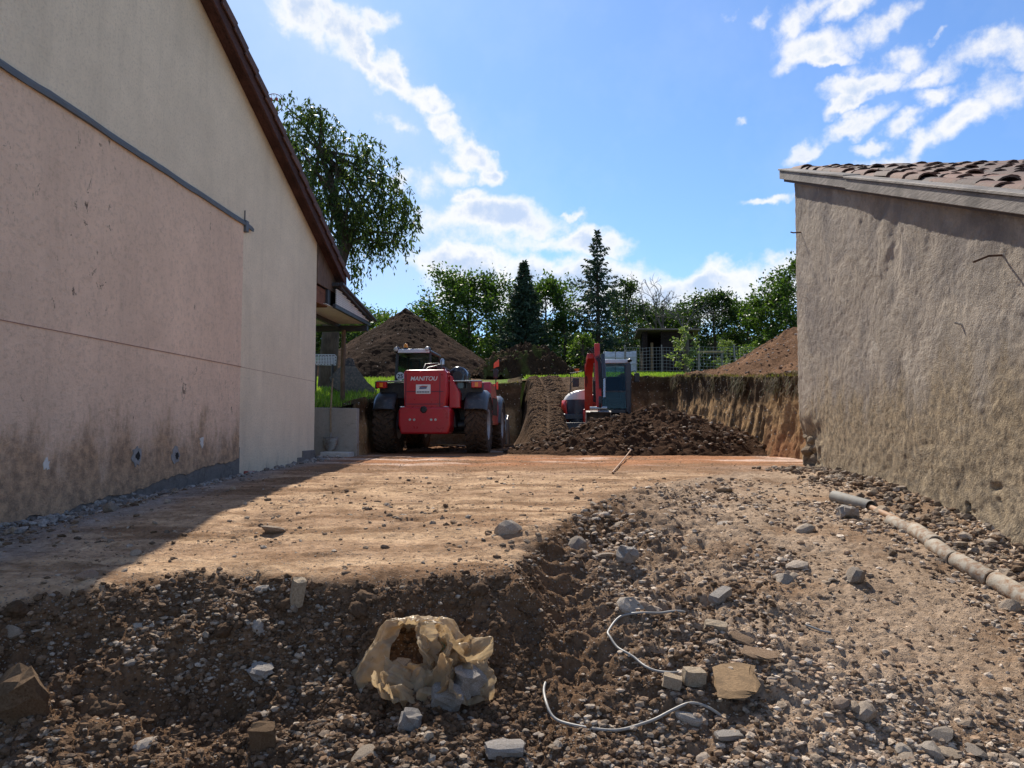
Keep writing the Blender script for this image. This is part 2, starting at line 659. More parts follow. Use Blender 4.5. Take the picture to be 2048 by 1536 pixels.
# ------------------------------------------------------------------ soil and stone materials
def soil_mat(name, pebble=0.35, peb_scale=55.0, bump=0.02, pebble_col=(.42, .37, .32)):
    m, nt, b = new_mat(name)
    pos = nt.geom('Position')
    at_ = nt.node('ShaderNodeAttribute', attribute_name='Col')
    c = at_.outputs['Color']
    n1 = nt.noise(pos, 2.3, 6, .65)
    n2 = nt.noise(pos, 19, 6, .7)
    n3 = nt.noise(pos, 90, 4, .7)
    c = nt.mix(nt.maprange(n1, .3, .72), nt.mix(1.0, c, (.70, .66, .62), 'MULTIPLY'), nt.mix(1.0, c, (1.22, 1.2, 1.17), 'MULTIPLY'))
    c = nt.mix(nt.maprange(n2, .30, .70), nt.mix(1.0, c, (.62, .58, .55), 'MULTIPLY'), nt.mix(1.0, c, (1.25, 1.25, 1.25), 'MULTIPLY'))
    v = nt.node('ShaderNodeTexVoronoi', {'Scale': peb_scale}, feature='F1')
    nt.l.new(pos, v.inputs['Vector'])
    hsv = nt.sep(v.outputs['Color'])
    isp = nt.math('MULTIPLY', nt.math('GREATER_THAN', hsv[0], 1 - pebble), nt.maprange(v.outputs['Distance'], .42, .30))
    shade = nt.maprange(hsv[1], 0, 1, .45, 1.25)
    pc = nt.node('ShaderNodeVectorMath', operation='SCALE')
    pc.inputs[0].default_value = pebble_col
    nt.l.new(shade, pc.inputs['Scale'])
    c = nt.mix(isp, c, pc.outputs[0])
    nt.set(b.inputs['Base Color'], c)
    b.inputs['Roughness'].default_value = 1.0
    b.inputs['Specular IOR Level'].default_value = .03
    h = nt.math('ADD', nt.math('MULTIPLY', n2, .8), nt.math('MULTIPLY', n3, .35))
    h = nt.math('ADD', h, nt.math('MULTIPLY', nt.math('MULTIPLY', isp, nt.maprange(v.outputs['Distance'], .42, 0)), .45))
    nt.set(b.inputs['Normal'], nt.bump(h, .9, bump))
    return m


def rock_mat(name, cols, scale=14.0, from_attr=False):
    m, nt, b = new_mat(name)
    co = nt.coord('Object')
    if from_attr:
        c = nt.node('ShaderNodeAttribute', attribute_name='Col').outputs['Color']
        co = nt.geom('Position')
    else:
        oi = nt.n.new('ShaderNodeObjectInfo')
        rp = nt.node('ShaderNodeValToRGB')
        el = rp.color_ramp.elements
        el[0].color = (*cols[0], 1)
        el[1].color = (*cols[-1], 1)
        for i, cc in enumerate(cols[1:-1]):
            e = el.new((i + 1) / (len(cols) - 1))
            e.color = (*cc, 1)
        nt.l.new(oi.outputs['Random'], rp.inputs[0])
        c = rp.outputs[0]
    n = nt.noise(co, scale, 6, .68)
    c = nt.mix(nt.maprange(n, .32, .68), nt.mix(1.0, c, (.60, .55, .50), 'MULTIPLY'), nt.mix(1.0, c, (1.2, 1.2, 1.2), 'MULTIPLY'))
    nt.set(b.inputs['Base Color'], c)
    b.inputs['Roughness'].default_value = .95
    b.inputs['Specular IOR Level'].default_value = .08
    nt.set(b.inputs['Normal'], nt.bump(nt.noise(co, scale * 4, 5, .7), .8, .01))
    return m


M_GROUND = soil_mat('trampled_soil', .30, 70, .03, (.30, .24, .19))
M_PITSOIL = soil_mat('dug_soil', .025, 13, .09, (.36, .29, .24))
M_BANK = soil_mat('cut_soil', .10, 22, .05, (.5, .42, .33))
M_GARDEN = soil_mat('garden_soil', .06, 16, .05)
M_STONE = rock_mat('limestone', [(.48, .42, .35), (.34, .275, .215), (.42, .34, .255), (.27, .235, .20), (.54, .48, .41), (.30, .21, .15)], 16)
M_GRAVEL = rock_mat('gravel_stone', None, 40, True)
M_CLOD = rock_mat('earth_clod', [(.13, .085, .052), (.09, .058, .037), (.16, .105, .066), (.115, .075, .047)], 3.0)

C_TAN = np.array([.52, .37, .24])
C_TAN2 = np.array([.40, .275, .18])
C_BROWN = np.array([.16, .10, .060])
C_DARK = np.array([.10, .062, .038])
C_GRAV = np.array([.355, .272, .20])
C_ORANGE = np.array([.36, .18, .095])
C_PINK = np.array([.60, .45, .37])
C_GREY = np.array([.30, .285, .27])


def lerp(a, b, t):
    return a + (b - a) * t[..., None]


def ground_col(x, y):
    t = tier(x, y)
    tt = sst(.8, 1.0, t)
    n = fbm(x * 1.1, y * 1.6, 4, 51)
    n2 = fbm(x * .7 + 4, y * 4.5, 4, 52)
    c = np.broadcast_to(C_GRAV, x.shape + (3,)).copy()
    dark = sst(1.3, .2, x - .12 * (y - 4) - .25 * n) * sst(9, 7, y)
    c = lerp(c, C_BROWN, dark)
    c = lerp(c, C_DARK, dark * sst(-.1, .5, n) * .8)
    c = lerp(c, C_TAN2, (1 - dark) * sst(.0, .4, n2) * .6)
    c = lerp(c, C_BROWN * 1.25, (1 - dark) * sst(.05, .45, fbm(x * 2.3, y * 2.3, 4, 58)) * .6)
    tier_c = lerp(np.broadcast_to(C_TAN2, c.shape), C_TAN, sst(-.3, .3, n2))
    tier_c = lerp(tier_c, C_BROWN * 1.5, sst(-.02, .32, fbm(x * .8, y * 2.9, 5, 55, .62)) * .85)
    tier_c = lerp(tier_c, C_BROWN * 1.2, sst(.10, .45, fbm(x * 3.5, y * 5, 4, 59)) * .6)
    c = lerp(c, tier_c, tt)
    far = sst(9.5, 12.5, y + .8 * n)
    fc = lerp(np.broadcast_to(C_ORANGE, c.shape), C_PINK, sst(.0, .4, fbm(x * .6, y * 2.2, 3, 56)))
    fc = lerp(fc, C_BROWN * 1.3, sst(.0, .4, fbm(x * 1.3, y * 3, 4, 57)) * .7)
    c = lerp(c, fc, far)
    c = lerp(c, C_BROWN * .58, sst(15.0, 16.4, y + .7 * n) * (.5 + .5 * sst(-.3, .4, x)))
    c = lerp(c, C_BROWN * 1.5, sst(10.2, 10.9, y + n) * sst(12.6, 11.6, y + n) * .7)
    g = sst(-2.75, -3.35, x + .25 * n)                   # grey cement dust and rubble along the house
    c = lerp(c, C_GREY, g * sst(15, 12, y) * .85)
    return c


def build_ground():
    rows = [np.array([-30, -15, -6, -2, 0, 1, 1.8])]
    y = 2.4
    ys = []
    while y < 11.0:
        ys.append(y)
        y += float(np.interp(y, [2.4, 3.2, 4.8, 6.5, 9, 11], [.03, .011, .013, .024, .040, .05]))
    rows.append(np.array(ys))
    while y < 26.9:
        rows.append(np.array([y]))
        y += .06
    rows.append(np.array([26.9]))
    ry = np.concatenate(rows)
    s = np.linspace(-1, 1, 541)
    out = np.array([.02, .06, .15, .4, 1, 3, 10, 30])
    hw_l = np.clip(.70 * ry + .35, 2.0, 4.75)
    hw_r = np.clip(.70 * ry + .35, 2.0, 5.75)
    X = []
    for i in range(len(ry)):
        xs = np.where(s < 0, s * hw_l[i], s * hw_r[i])
        if ry[i] <= 10.9:
            o1, o2 = out, out
        else:                                              # under the garden sheet: stay narrow
            o1, o2 = out * .004, out * .004
        X.append(np.concatenate([xs[0] - o1[::-1], xs, xs[-1] + o2]))
    X = np.array(X)
    Y = np.repeat(ry[:, None], X.shape[1], 1)
    Z = ground_z(X, Y)
    V = np.stack([X, Y, Z], -1)
    o = npmesh('ground', V, gridF(*X.shape), M_GROUND, col=ground_col(X, Y).reshape(-1, 3), smooth=True)
    return tag(o, kind='structure')


GROUND = build_ground()


def build_garden():
    ys = np.concatenate([np.arange(11.2, 15.2, .2), np.arange(15.2, 28, .12), np.arange(28, 46, .35), np.linspace(46, 90, 40), np.linspace(95, 900, 24)])
    ys = np.unique(np.concatenate([ys, [15.2, 23.3, 25.5, 26.5]]))
    xs = np.concatenate([-np.geomspace(12, 900, 26)[::-1], np.arange(-11.8, 14, .14), np.geomspace(14, 900, 26)])
    xs = np.unique(np.concatenate([xs, [PIT_L, .2, 3.7, PIT_R]]))
    X, Y = np.meshgrid(xs, ys)
    Z = plateau(X, Y)
    F = gridF(*X.shape)
    cx = X.ravel()[F].mean(1)
    cy = Y.ravel()[F].mean(1)
    inside = (cx > PIT_L) & (cx < PIT_R) & (cy < 23.3)
    inside |= (cx > .2) & (cx < 3.7) & (cy < 26.5)
    inside |= (cx > 3.7) & (cx < PIT_R) & (cy < 25.5)
    inside |= (cx < PIT_L) & (cy < 15.2)
    V = np.stack([X, Y, Z], -1).reshape(-1, 3)
    n = fbm(X * .8, Y * .8, 4, 61)
    green = np.array([.115, .19, .035])
    c = lerp(np.broadcast_to(green, X.shape + (3,)), np.array([.17, .20, .06]), sst(-.2, .4, n))
    # bare soil round the pit edge and under the spoil
    e = np.minimum.reduce([np.abs(X - PIT_L) + 0 * Y, np.where(X > .2, np.abs(Y - 26.4), 9), np.where(X < .4, np.abs(Y - 23.3), 9)])
    bare = sst(1.0, .2, e + .5 * n)
    bare = np.maximum(bare, sst(6.0, 4.0, np.hypot((X + 4.9) / 1.1, (Y - 36) / 1.2) + n) * 1.0)
    bare = np.maximum(bare, sst(-.5, .3, X - 4.6 + .5 * n) * sst(26.5, 24.5, Y))
    bare = np.maximum(bare, sst(3.4, 2.4, np.hypot(X - .4, (Y - 31) / .7) + n))
    c = lerp(c, C_BROWN * .95, bare)
    o = npmesh('garden_ground', V, F[~inside], M_GARDEN, col=c.reshape(-1, 3), smooth=True)
    return tag(o, kind='structure')


build_garden()


def build_banks():
    pts = [(-3.14, 15.0), (-3.14, 23.3), (.2, 23.3), (.2, 26.6)], [(3.7, 26.6), (3.7, 25.5), (5.35, 25.5), (5.35, 11.0)]
    for pl in pts:
        pl = np.array(pl, float)
        seg = np.hypot(*(pl[1:] - pl[:-1]).T)
        cum = np.concatenate([[0], np.cumsum(seg)])
        n = int(cum[-1] / .045)
        s = np.linspace(0, cum[-1], n)
        x = np.interp(s, cum, pl[:, 0])
        y = np.interp(s, cum, pl[:, 1])
        # smoothed normals pointing into the pit
        k = 9
        dx = np.gradient(np.convolve(np.pad(x, k, 'edge'), np.ones(2 * k + 1) / (2 * k + 1), 'valid'))
        dy = np.gradient(np.convolve(np.pad(y, k, 'edge'), np.ones(2 * k + 1) / (2 * k + 1), 'valid'))
        L = np.hypot(dx, dy)
        nx, ny = dy / L, -dx / L
        top = plateau(x, y) + .07 + .17 * np.maximum(fbm(s * 1.1, s * 0, 4, 79, .6), -.2) + .04 * fbm(s * 6, s * 0, 3, 80)
        nt_ = 46
        tv = np.linspace(0, 1, nt_)
        S, T = np.meshgrid(s, tv)
        X, Y = np.broadcast_to(x, S.shape), np.broadcast_to(y, S.shape)
        bot = -.62
        Z = bot + (top[None, :] - bot) * T
        w = (.30 if pl[0, 0] > 0 else .10) * (1 - T) ** 2.2 + .02                         # batter with a toe of fallen soil
        w = w + .10 * fbm(S * 1.3, Z * .5, 3, 71) + .09 * fbm(S * 5.5, Z * .7, 4, 72, .6)     # bucket-tooth scrapes run down
        w = w + .05 * fbm(S * 5, Z * 5, 4, 73, .6) + .07 * sst(.9, 1, T) * fbm(S * 4, Z * 0, 3, 74) + .05 * sst(.82, .97, T)
        w = w + .04 * (np.abs(np.sin(S * 9 + 2 * fbm(S, Z, 2, 75))) ** .5) * sst(.75, .5, T)
        w = np.maximum(w, -.05)
        XX = X + nx[None, :] * w
        YY = Y + ny[None, :] * w
        # close the top back onto the garden
        XX = np.vstack([XX, (x - nx * .35)[None, :]])
        YY = np.vstack([YY, (y - ny * .35)[None, :]])
        Z = np.vstack([Z, (top - .10)[None, :]])
        V = np.stack([XX, YY, Z], -1)
        T2 = np.vstack([T, np.ones((1, n))])
        S2 = np.vstack([S, S[:1]])
        nn = fbm(S2 * 1.4, Z * 2.5, 4, 76)
        c = lerp(np.broadcast_to(np.array([.37, .245, .130]), T2.shape + (3,)), np.array([.30, .155, .08]), sst(-.2, .4, nn) * sst(.6, .1, T2))
        c = lerp(c, np.array([.17, .11, .062]), sst(.0, .35, fbm(S2 * 4.5, Z * .7, 4, 78, .6)) * .8)
        c = lerp(c, np.array([.10, .066, .04]), sst(.56, .80, T2 + .22 * nn))
        c = lerp(c, np.array([.11, .085, .045]), sst(.88, .97, T2 + .05 * nn) * .8)
        o = npmesh('cut_bank', V, gridF(nt_ + 1, n)[:, ::-1], M_BANK, col=c.reshape(-1, 3), smooth=True)
        tag(o, kind='structure')


build_banks()


# ------------------------------------------------------------------ rocks
def ico(sub=0):
    import bmesh
    bm = bmesh.new()
    bmesh.ops.create_icosphere(bm, subdivisions=sub + 1, radius=1)
    v = np.array([p.co[:] for p in bm.verts])
    f = np.array([[q.index for q in fa.verts] for fa in bm.faces])
    bm.free()
    return v, f


ICO0 = ico(0)
ICO1 = ico(1)
ICO2 = ico(2)
ICO3 = ico(3)


def rock_shape(rng, base=ICO1, cuts=5, rough=.12, flat=.65):
    v, f = base
    v = v.copy()
    for _ in range(cuts):                                     # chip planar faces off a ball
        n = rng.normal(size=3)
        n /= np.linalg.norm(n)
        d = rng.uniform(.45, .85)
        h = v @ n
        v = v - np.outer(np.maximum(h - d, 0), n)
    v *= 1 + rng.normal(0, rough, (len(v), 1)) * .5
    v *= np.array([1, rng.uniform(.6, .95), flat * rng.uniform(.7, 1.1)])
    return v, f


RNG = np.random.default_rng(11)
STONE_MESHES = []
for i in range(14):
    v, f = rock_shape(RNG, ICO1, 6, .06, RNG.choice([.45, .65, .8]))
    STONE_MESHES.append(npmesh('stone', v, f, M_STONE, mesh_only=True))
CLOD_MESHES = []
for i in range(8):
    v, f = ICO3
    nz = .34 * fbm(v[:, 0] * 1.7 + i + v[:, 2], v[:, 1] * 1.7 + v[:, 2] * 2.1, 3, 3 + i) + .10 * fbm(v[:, 0] * 6 + v[:, 2] * 4, v[:, 1] * 6 - v[:, 2] * 5, 3, 30 + i) + .10 * clod(v[:, 0] + v[:, 2] * .7, v[:, 1] - v[:, 2] * .7, 4.0, 40 + i)
    v = v * (1 + nz)[:, None]
    v = v * (1 + RNG.normal(0, .018, (len(v), 1))) * np.array([1, .85, .72])
    CLOD_MESHES.append(npmesh('clod', v, f, M_CLOD, mesh_only=True, smooth=True))


def put(me, name, x, y, s, parent=GROUND, sink=.25, rot=None, z=None, sc=(1, 1, 1)):
    o = bpy.data.objects.new(name, me)
    zz = gz(x, y) if z is None else z
    o.location = (x, y, zz + s * (.5 - sink) * sc[2])
    o.rotation_euler = rot or (RNG.uniform(-.35, .35), RNG.uniform(-.35, .35), RNG.uniform(0, 6.28))
    o.scale = (s * sc[0], s * sc[1], s * sc[2])
    return link(o, parent)


def in_view(x, y, z, m=30):
    d = y * math.cos(PITCH) + z * math.sin(PITCH)
    u = 1024 + FPX * x / d
    v = 768 - FPX * (z * math.cos(PITCH) - y * math.sin(PITCH)) / d
    return -m < u < 2048 + m and 600 < v < 1536 + m


def stone_density(x, y):
    x = np.asarray(x, float)
    y = np.asarray(y, float)
    t = tier(x, y)
    d = np.where(x > .45, .60, .26)
    d = np.where((x > 2.0) & (x < 2.7) & (y < 7), .25, d)
    d = np.where((x > .5) & (x < 1.75) & (y < 4.9), 1.0, d)
    d = np.where((x > -1.1) & (x < .6) & (y < 3.7), .85, d)
    d = np.where((x > -1.95) & (x < -.8) & (y > 3.85) & (y < 4.4), .95, d)
    d = np.where(y > 9, .10, d)
    d = np.where(t > .9, .035, d)
    d = np.where(x < -3.3, .5, d)
    cl = .30 + 1.3 * sst(-.15, .35, fbm(x * 1.7, y * 1.7, 4, 141))       # gravel lies in drifts
    return np.clip(d * cl, 0, 1)


def sample(n, y0, dy, yp, xa, xb, dens, smin, smax, sp, far=1.3):
    out = []
    tot = 0
    while tot < n:
        k = 4 * n
        Y = y0 + dy * RNG.random(k) ** yp
        x = RNG.uniform(xa, xb, k) * Y
        ok = (RNG.random(k) < dens(x, Y)) & (x > -4.3) & (x < 3.75 + .02 * Y)
        x, Y = x[ok], Y[ok]
        s_ = (smin + (smax - smin) * RNG.random(len(x)) ** sp) * np.where(Y < 5, 1, far)
        out.append(np.stack([x, Y, s_], -1))
        tot += len(x)
    return np.concatenate(out)[:n]


def scatter_singles():
    rng = RNG
    for (x, Y, s) in sample(285, 3.35, 5.0, 2.0, -.70, .70, stone_density, .022, .088, 2.7):
        put(STONE_MESHES[rng.integers(len(STONE_MESHES))], 'stone', float(x), float(Y), float(s), sink=.22)
    for (x, Y, s) in sample(140, 3.35, 1.4, 1.0, -.68, .26, lambda a, b: np.where((tier(a, b) < .85) & ~((a > -.05) & (b < 4.7)), .2 + sst(0, .4, fbm(a * 2, b * 2, 3, 142)), 0), .018, .062, 2.2):
        put(CLOD_MESHES[rng.integers(8)], 'clod', float(x), float(Y), float(s), sink=.42)


def mass(name, n, sampler, base, mat, palette, parent=None, zfun=None, sink=.2, flat=.65, tint=None):
    """many small rocks as one mesh"""
    protos = [rock_shape(RNG, base, 4, .15, flat)[0] for _ in range(12)]
    f = base[1]
    P = np.array([sampler() for _ in range(n)]) if callable(sampler) else sampler
    x, y, s = P.T
    z = (zfun or (lambda a, b: ground_z(a, b, True)))(x, y)
    a = RNG.uniform(0, 2 * PI, n)
    tx = RNG.normal(0, .35, n)
    pv = np.array(protos)[RNG.integers(0, 12, n)]              # n, nv, 3
    ca, sa = np.cos(a)[:, None], np.sin(a)[:, None]
    ct, st = np.cos(tx)[:, None], np.sin(tx)[:, None]
    X, Y, Z = pv[..., 0], pv[..., 1], pv[..., 2]
    Y, Z = Y * ct - Z * st, Y * st + Z * ct
    X, Y = X * ca - Y * sa, X * sa + Y * ca
    V = np.stack([X * s[:, None] + x[:, None], Y * s[:, None] + y[:, None], Z * s[:, None] + (z + s * (.5 - sink))[:, None]], -1)
    nv = pv.shape[1]
    F = (f[None] + (np.arange(n) * nv)[:, None, None]).reshape(-1, 3)
    pal = np.array(palette)
    c = pal[RNG.integers(0, len(pal), n)] * RNG.uniform(.75, 1.2, (n, 1))
    if tint is not None:
        c = c * tint(x, y)[:, None]
    c = np.repeat(c[:, None, :], nv, 1).reshape(-1, 3)
    o = npmesh(name, V.reshape(-1, 3), F, mat, parent, col=c)
    o['kind'] = 'stuff'
    return o


GRAV_PAL = [(.31, .25, .19), (.24, .19, .145), (.42, .355, .285), (.19, .15, .115), (.28, .20, .14), (.20, .14, .095), (.35, .295, .24), (.15, .112, .085), (.13, .09, .06)]
SOIL_PAL = [(.16, .102, .062), (.11, .07, .044), (.20, .132, .084), (.135, .088, .056)]
TAN_PAL = [(.42, .30, .20), (.34, .24, .16), (.26, .18, .12), (.46, .37, .28), (.20, .14, .095)]

scatter_singles()
tag(mass('gravel', 32000, sample(32000, 3.2, 6.2, 2.0, -.74, .74, stone_density, .004, .030, 3.4), ICO0, M_GRAVEL, GRAV_PAL, sink=.4, flat=.55, tint=lambda x, y: 1.05 + .5 * sst(.1, 1.0, x)), 'loose grey and tan gravel strewn over the ground', 'gravel', kind='stuff')
tag(mass('soil_crumbs', 20000, sample(20000, 3.2, 1.8, 1.0, -.72, .34, lambda a, b: np.where(tier(a, b) < .93, .35 + sst(-.1, .4, fbm(a * 2.2, b * 2.2, 4, 143)), .0) * np.where(a > .2, .4, 1),   .0035, .028, 3.6), ICO0, M_GRAVEL, SOIL_PAL, flat=.8, sink=.4), 'dark crumbs of dug soil on the near slope', 'soil', kind='stuff')
tag(mass('scattered_pebbles', 12000, sample(12000, 4.3, 10.5, 1.6, -.6, .45, lambda a, b: .1 + sst(-.1, .35, fbm(a * 1.1, b * 2.6, 4, 144)), .003, .016, 4.0, 1.15), ICO0, M_GRAVEL, TAN_PAL, sink=.45, flat=.5), 'fine tan pebbles on the compacted soil before the machines', 'pebbles', kind='stuff')


def s_rubble():
    y = random.uniform(6.0, 14.4)
    w = -4.63 + .074 * y
    return w + .02 + abs(random.gauss(0, .22)), y, .012 + .05 * random.random() ** 2.5


tag(mass('wall_foot_rubble', 900, s_rubble, ICO0, M_GRAVEL, [(.34, .33, .32), (.28, .27, .26), (.40, .38, .36), (.25, .22, .2)]), 'grey broken rubble along the foot of the house wall', 'rubble', kind='stuff')


def s_rubble_r():
    y = random.uniform(4.0, 11.0)
    w = 3.278 + .074 * y
    return w - .02 - abs(random.gauss(0, .25)), y, .012 + .05 * random.random() ** 2.8


tag(mass('wall_foot_stones', 1100, s_rubble_r, ICO0, M_GRAVEL, GRAV_PAL), 'stones fallen along the foot of the old barn wall', 'rubble', kind='stuff')


# ------------------------------------------------------------------ soil heaps
def mound(name, label, cx, cy, rx, ry, h, base, col, seed, p=1.25, rough=.12, n_r=90, n_a=200, rubble=400, shape=None, pal=None, grass=False, rmax=.08, xmin=None):
    r = np.linspace(0, 1.12, n_r)
    a = np.linspace(0, 2 * PI, n_a, endpoint=False)
    R, A = np.meshgrid(r, a, indexing='ij')

    def hz(X, Y):
        dx, dy = (X - cx) / rx, (Y - cy) / ry
        q = np.hypot(dx, dy) * (1 + .16 * fbm(dx * 1.4 + seed, dy * 1.4, 3, seed))
        prof = np.clip(1 - q ** p, -.35, 1) if shape is None else shape(q, dx, dy)
        z = base(X, Y) + h * prof
        if xmin is not None:
            z = base(X, Y) - .03 + (z - base(X, Y)) * np.clip((X - xmin - .05 + .25 * fbm(X * .7, Y * .9, 3, seed + 7)) / 2.0, 0, 1) ** .8
        return z + rough * fbm(X * 2.2, Y * 2.2, 4, seed + 1, .58) * sst(1.15, .8, q) + rough * .45 * clod(X, Y, 4.5, seed + 2) + rough * .26 * clod(X, Y, 10, seed + 3) + rough * .3 * fbm(X * 9, Y * 9, 3, seed + 6)
    X = cx + R * rx * np.cos(A)
    Y = cy + R * ry * np.sin(A)
    Z = hz(X, Y)
    if xmin is not None:
        Z = np.where(X < xmin, base(X, Y) - .3, Z)
        X = np.maximum(X, xmin - .05)
    V = np.stack([X, Y, Z], -1)
    i = np.arange(n_r - 1)[:, None] * n_a + np.arange(n_a)[None, :]
    j = np.arange(n_r - 1)[:, None] * n_a + (np.arange(n_a)[None, :] + 1) % n_a
    F = np.stack([i, i + n_a, j + n_a, j], -1).reshape(-1, 4)
    n = fbm(X * 1.2, Y * 1.2, 4, seed + 4)
    c = lerp(np.broadcast_to(np.array(col), X.shape + (3,)), np.array(col) * 1.5, sst(-.1, .5, n))
    if grass:
        c = lerp(c, np.array([.10, .12, .035]), sst(.05, .4, fbm(X * 2.1, Y * 2.1, 3, seed + 9)) * .7)
    o = npmesh(name, V, F, M_PITSOIL, col=c.reshape(-1, 3), smooth=True)
    tag(o, label, 'soil heap')

    def smp():
        while True:
            q = math.sqrt(random.random()) * 1.02
            t = random.uniform(0, 2 * PI)
            if xmin is None or cx + q * rx * math.cos(t) > xmin:
                return cx + q * rx * math.cos(t), cy + q * ry * math.sin(t), .012 + rmax * random.random() ** 3
    if rubble:
        mass('rubble', rubble, smp, ICO0, M_GRAVEL, pal or GRAV_PAL + SOIL_PAL * 2, o, hz)
    return o, hz


flatg = lambda X, Y: ground_z(X, Y, False)
PILE, pile_z = mound('dug_soil_pile', 'low dark pile of dug soil and stones in front of the excavator', 3.15, 17.0, 3.05, 1.9, 1.0, flatg, (.072, .041, .025), 101, .88, .14, 130, 320, 1700, rmax=.075, pal=SOIL_PAL * 5 + GRAV_PAL)
mound('spoil_heap', 'tall cone of brown soil behind the telehandler', -5.1, 36.5, 4.6, 4.4, 3.15, plateau, (.040, .0235, .0155), 111, 1.02, .075, 110, 260, 420, rmax=.05, pal=SOIL_PAL * 2 + GRAV_PAL)
mound('turf_heap', 'small heap of dark turf clods below the full spruce', .55, 31.5, 2.0, 1.5, 1.15, plateau, (.055, .036, .023), 121, 1.5, .42, 110, 200, 300, grass=True, rmax=.12, pal=SOIL_PAL + [(.10, .12, .04)])
mound('spoil_bank', 'long bank of stony brown soil above the sunlit cut', 9.7, 19.6, 5.6, 7.2, 1.95, plateau, (.17, .10, .06), 131, 1.15, .14, 140, 300, 4200, rmax=.042, xmin=5.42, pal=[(.22, .14, .09), (.42, .34, .28), (.16, .10, .065), (.5, .44, .38)])


# ------------------------------------------------------------------ wall materials
def render_mat(name, base, stain=(.16, .10, .06), low_z=-.35, low_amt=.8, spots=True, bump=.012, bscale=26.0, streak=.35, patch=None):
    m, nt, b = new_mat(name)
    co = nt.coord('Object')
    s = nt.sep(co)
    big = nt.noise(co, .55, 5, .6)
    mid = nt.noise(co, 3.1, 6, .65)
    fine = nt.noise(co, bscale, 5, .7)
    c = nt.mix(nt.maprange(big, .3, .7), tuple(x * .86 for x in base), tuple(min(1, x * 1.1) for x in base))
    c = nt.mix(nt.maprange(mid, .35, .7, 0, .35), c, tuple(x * .72 for x in base))
    run = nt.noise(nt.scaled(co, (3.1, 3.1, .30)), 1.0, 7, .7, .4)            # rain streaks
    c = nt.mix(nt.maprange(run, .52, .75, 0, streak), c, tuple(x * .5 for x in base))
    c = nt.mix(nt.maprange(fine, .50, .72, 0, .55), c, tuple(x * .52 for x in base))
    c = nt.mix(nt.maprange(nt.noise(co, bscale * .45, 5, .7), .55, .75, 0, .4), c, tuple(x * .6 for x in base))
    if patch:
        c = nt.mix(nt.maprange(nt.noise(co, 1.1, 7, .72, .8), .44, .60, 0, .85), c, patch)
        c = nt.mix(nt.maprange(nt.noise(co, 2.1, 6, .7, .5), .60, .68, 0, .6), c, (.46, .41, .35))
    if spots:
        sp = nt.noise(nt.scaled(co, (9, 9, 5.0)), 1.0, 6, .78, .6)
        msk = nt.noise(co, .8, 3, .5)
        f = nt.math('MULTIPLY', nt.maprange(sp, .61, .645), nt.maprange(msk, .47, .58))
        c = nt.mix(nt.math('MULTIPLY', f, .85), c, (.07, .05, .04))
    # damp and soil splash rising from the foot of the wall
    damp = nt.math('ADD', nt.math('MULTIPLY', nt.math('SUBTRACT', low_z, s[2]), 1.4), nt.math('MULTIPLY', nt.math('SUBTRACT', nt.noise(nt.scaled(co, (2.2, 2.2, .8)), 1.0, 7, .72), .5), 3.2))
    df = nt.math('MULTIPLY', nt.maprange(damp, -.35, .55, 0, 1, True), low_amt)
    dcol = nt.mix(nt.maprange(nt.noise(co, 11, 6, .75), .38, .60), tuple(x * .55 for x in stain), tuple(min(1, x * 2.5) for x in stain))
    c = nt.mix(df, c, dcol)
    nt.set(b.inputs['Base Color'], c)
    b.inputs['Roughness'].default_value = .97
    b.inputs['Specular IOR Level'].default_value = .06
    h = nt.math('ADD', fine, nt.math('MULTIPLY', nt.noise(co, bscale * 3, 3, .6), .4))
    if patch:                                                  # smooth trowelled areas between rough ones
        h = nt.math('MULTIPLY', h, nt.maprange(nt.noise(co, 1.7, 6, .7, .6), .38, .62, .25, 1.3))
    nt.set(b.inputs['Normal'], nt.bump(h, .9, bump))
    return m


def wood_mat(name, col, grain=(1, 1, 12), var=.5, rough=.8, axis_scale=6.0, bump=.006):
    m, nt, b = new_mat(name)
    co = nt.coord('Object')
    g = nt.noise(nt.scaled(co, grain), axis_scale, 6, .7, .5)
    k = nt.noise(co, 2.5, 4)
    c = nt.mix(nt.maprange(g, .3, .7), tuple(x * (1 - var) for x in col), tuple(min(1, x * (1 + var * .7)) for x in col))
    c = nt.mix(nt.maprange(k, .45, .65, 0, .7), c, tuple(x * .42 for x in col))
    nt.set(b.inputs['Base Color'], c)
    b.inputs['Roughness'].default_value = rough
    b.inputs['Specular IOR Level'].default_value = .2
    nt.set(b.inputs['Normal'], nt.bump(g, .8, bump))
    return m


def tile_mat(name, cols):
    m, nt, b = new_mat(name)
    co = nt.coord('Object')
    oi = nt.n.new('ShaderNodeObjectInfo')
    rp = nt.node('ShaderNodeValToRGB')
    el = rp.color_ramp.elements
    el[0].color = (*cols[0], 1)
    el[1].color = (*cols[-1], 1)
    for i, cc in enumerate(cols[1:-1]):
        e = el.new((i + 1) / (len(cols) - 1))
        e.color = (*cc, 1)
    nt.l.new(oi.outputs['Random'], rp.inputs[0])
    n = nt.noise(co, 9, 6, .7)
    c = nt.mix(nt.maprange(n, .35, .7), rp.outputs[0], nt.mix(1.0, rp.outputs[0], (.4, .4, .4), 'MULTIPLY'))
    c = nt.mix(nt.maprange(nt.noise(co, 16, 5, .7), .60, .72, 0, .7), c, (.30, .29, .24))        # lichen
    nt.set(b.inputs['Base Color'], c)
    b.inputs['Roughness'].default_value = .85
    nt.set(b.inputs['Normal'], nt.bump(n, .6, .01))
    return m


